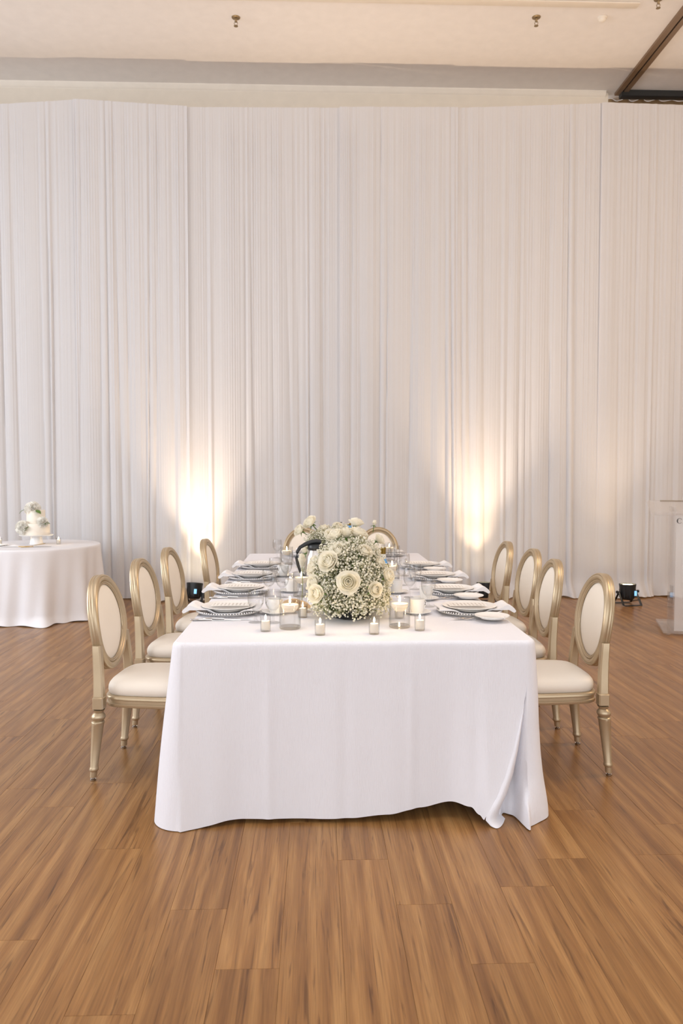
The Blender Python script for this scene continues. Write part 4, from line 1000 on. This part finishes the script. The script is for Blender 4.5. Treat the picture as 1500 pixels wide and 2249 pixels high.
obj('reading_shelf', MB().bbox(-0.06, 0.74, 0.0, 0.56, 0.0, 0.014, 0.003, TS), M_ACRYL, lec, 0)
obj('shelf_lip', MB().bbox(-0.06, 0.74, -0.014, -0.001, -0.004, 0.034, 0.003, TS), M_ACRYL, lec, 0)
obj('shelf_back_edge', MB().bbox(0.07, 0.74, 0.561, 0.566, 0.0, 0.014, 0.001, TS), M_BRASS, lec, 0, label='brown back edge of the reading shelf')
def letters():
    mb = MB(); y = 0.0285; z0 = 1.026; H = 0.048
    def quad(a, b, c, d):
        vs = [(p[0], y, p[1]) for p in (a, b, c, d)] + [(p[0], y+0.0012, p[1]) for p in (a, b, c, d)]
        mb.add(vs, [(0, 1, 2, 3), (7, 6, 5, 4), (0, 4, 5, 1), (1, 5, 6, 2), (2, 6, 7, 3), (3, 7, 4, 0)])
    cx, cz, r = 0.095+0.028, z0+H/2, H/2
    n = 26
    pts = []
    for i in range(n+1):
        a = R(38) + (R(322)-R(38))*i/n; th = 0.0026 + 0.0085*max(0, -math.cos(a))**1.2
        pts.append(((cx+r*math.cos(a)*0.98, cz+r*math.sin(a)), (cx+(r-th)*math.cos(a)*0.98, cz+(r-0.0024-0.2*th)*math.sin(a))))
    for p, q in zip(pts, pts[1:]): quad(p[0], q[0], q[1], p[1])
    quad((cx+0.0150, cz+0.009), (cx+0.0168, cz+0.009), (cx+0.0168, cz+0.020), (cx+0.0150, cz+0.017))
    ax = cx+0.031
    quad((ax, z0), (ax+0.002, z0), (ax+0.019, z0+H), (ax+0.0172, z0+H)); quad((ax+0.031, z0), (ax+0.038, z0), (ax+0.021, z0+H), (ax+0.0165, z0+H))
    quad((ax+0.007, z0+0.014), (ax+0.029, z0+0.014), (ax+0.029, z0+0.0158), (ax+0.0075, z0+0.0158))
    quad((ax-0.004, z0), (ax+0.006, z0), (ax+0.006, z0+0.0015), (ax-0.004, z0+0.0015)); quad((ax+0.027, z0), (ax+0.042, z0), (ax+0.042, z0+0.0015), (ax+0.027, z0+0.0015))
    return mb
obj('lettering', letters(), M_INK, lec, 0, label='black serif capital letters')

# ------------------------------------------------------------------ ceiling fittings
def sprinkler():
    t = thing('sprinkler_head', '-', 'sprinkler')
    obj('escutcheon', MB().lathe([(0, 0), (0.045, 0), (0.043, -0.006), (0.030, -0.012), (0.016, -0.014), (0, -0.014)], 24), M_BRASS, t)
    obj('body', MB().lathe([(0.012, -0.012), (0.012, -0.04), (0.009, -0.045), (0.009, -0.05), (0, -0.05)], 14), M_BRASS, t)
    for s in (-1, 1): obj('frame_arm', MB().tube([(s*0.010, 0, -0.042), (s*0.018, 0, -0.060), (s*0.012, 0, -0.080), (0, 0, -0.088)], 0.0035, 6), M_BRASS, t)
    obj('deflector', MB().lathe([(0, -0.086), (0.022, -0.087), (0.022, -0.090), (0, -0.091)], 16), M_BRASS, t); return t
SPK = Proto(sprinkler)
for x, y, lab in ((-0.83, 8.2, 'brass sprinkler head on the ceiling above the cake side'), (2.31, 8.09, 'brass sprinkler head on the ceiling above the lectern side'), (3.45, 7.75, 'brass sprinkler head cut by the top of the picture beside the partition track')):
    SPK.place((x, y, ZC-0.0002), 0, lab, 'sprinkler heads on the ceiling')
dt = thing('smoke_detector', 'pale round smoke detector on the ceiling near the partition track', 'detector', (3.0, 8.07, ZC-0.0002))
obj('detector_base', MB().lathe([(0, 0), (0.05, 0), (0.05, -0.012), (0.044, -0.018), (0, -0.018)], 28), M_TRIM, dt)
obj('detector_head', MB().lathe([(0.038, -0.018), (0.036, -0.034), (0.024, -0.045), (0, -0.047)], 28), M_TRIM, dt)
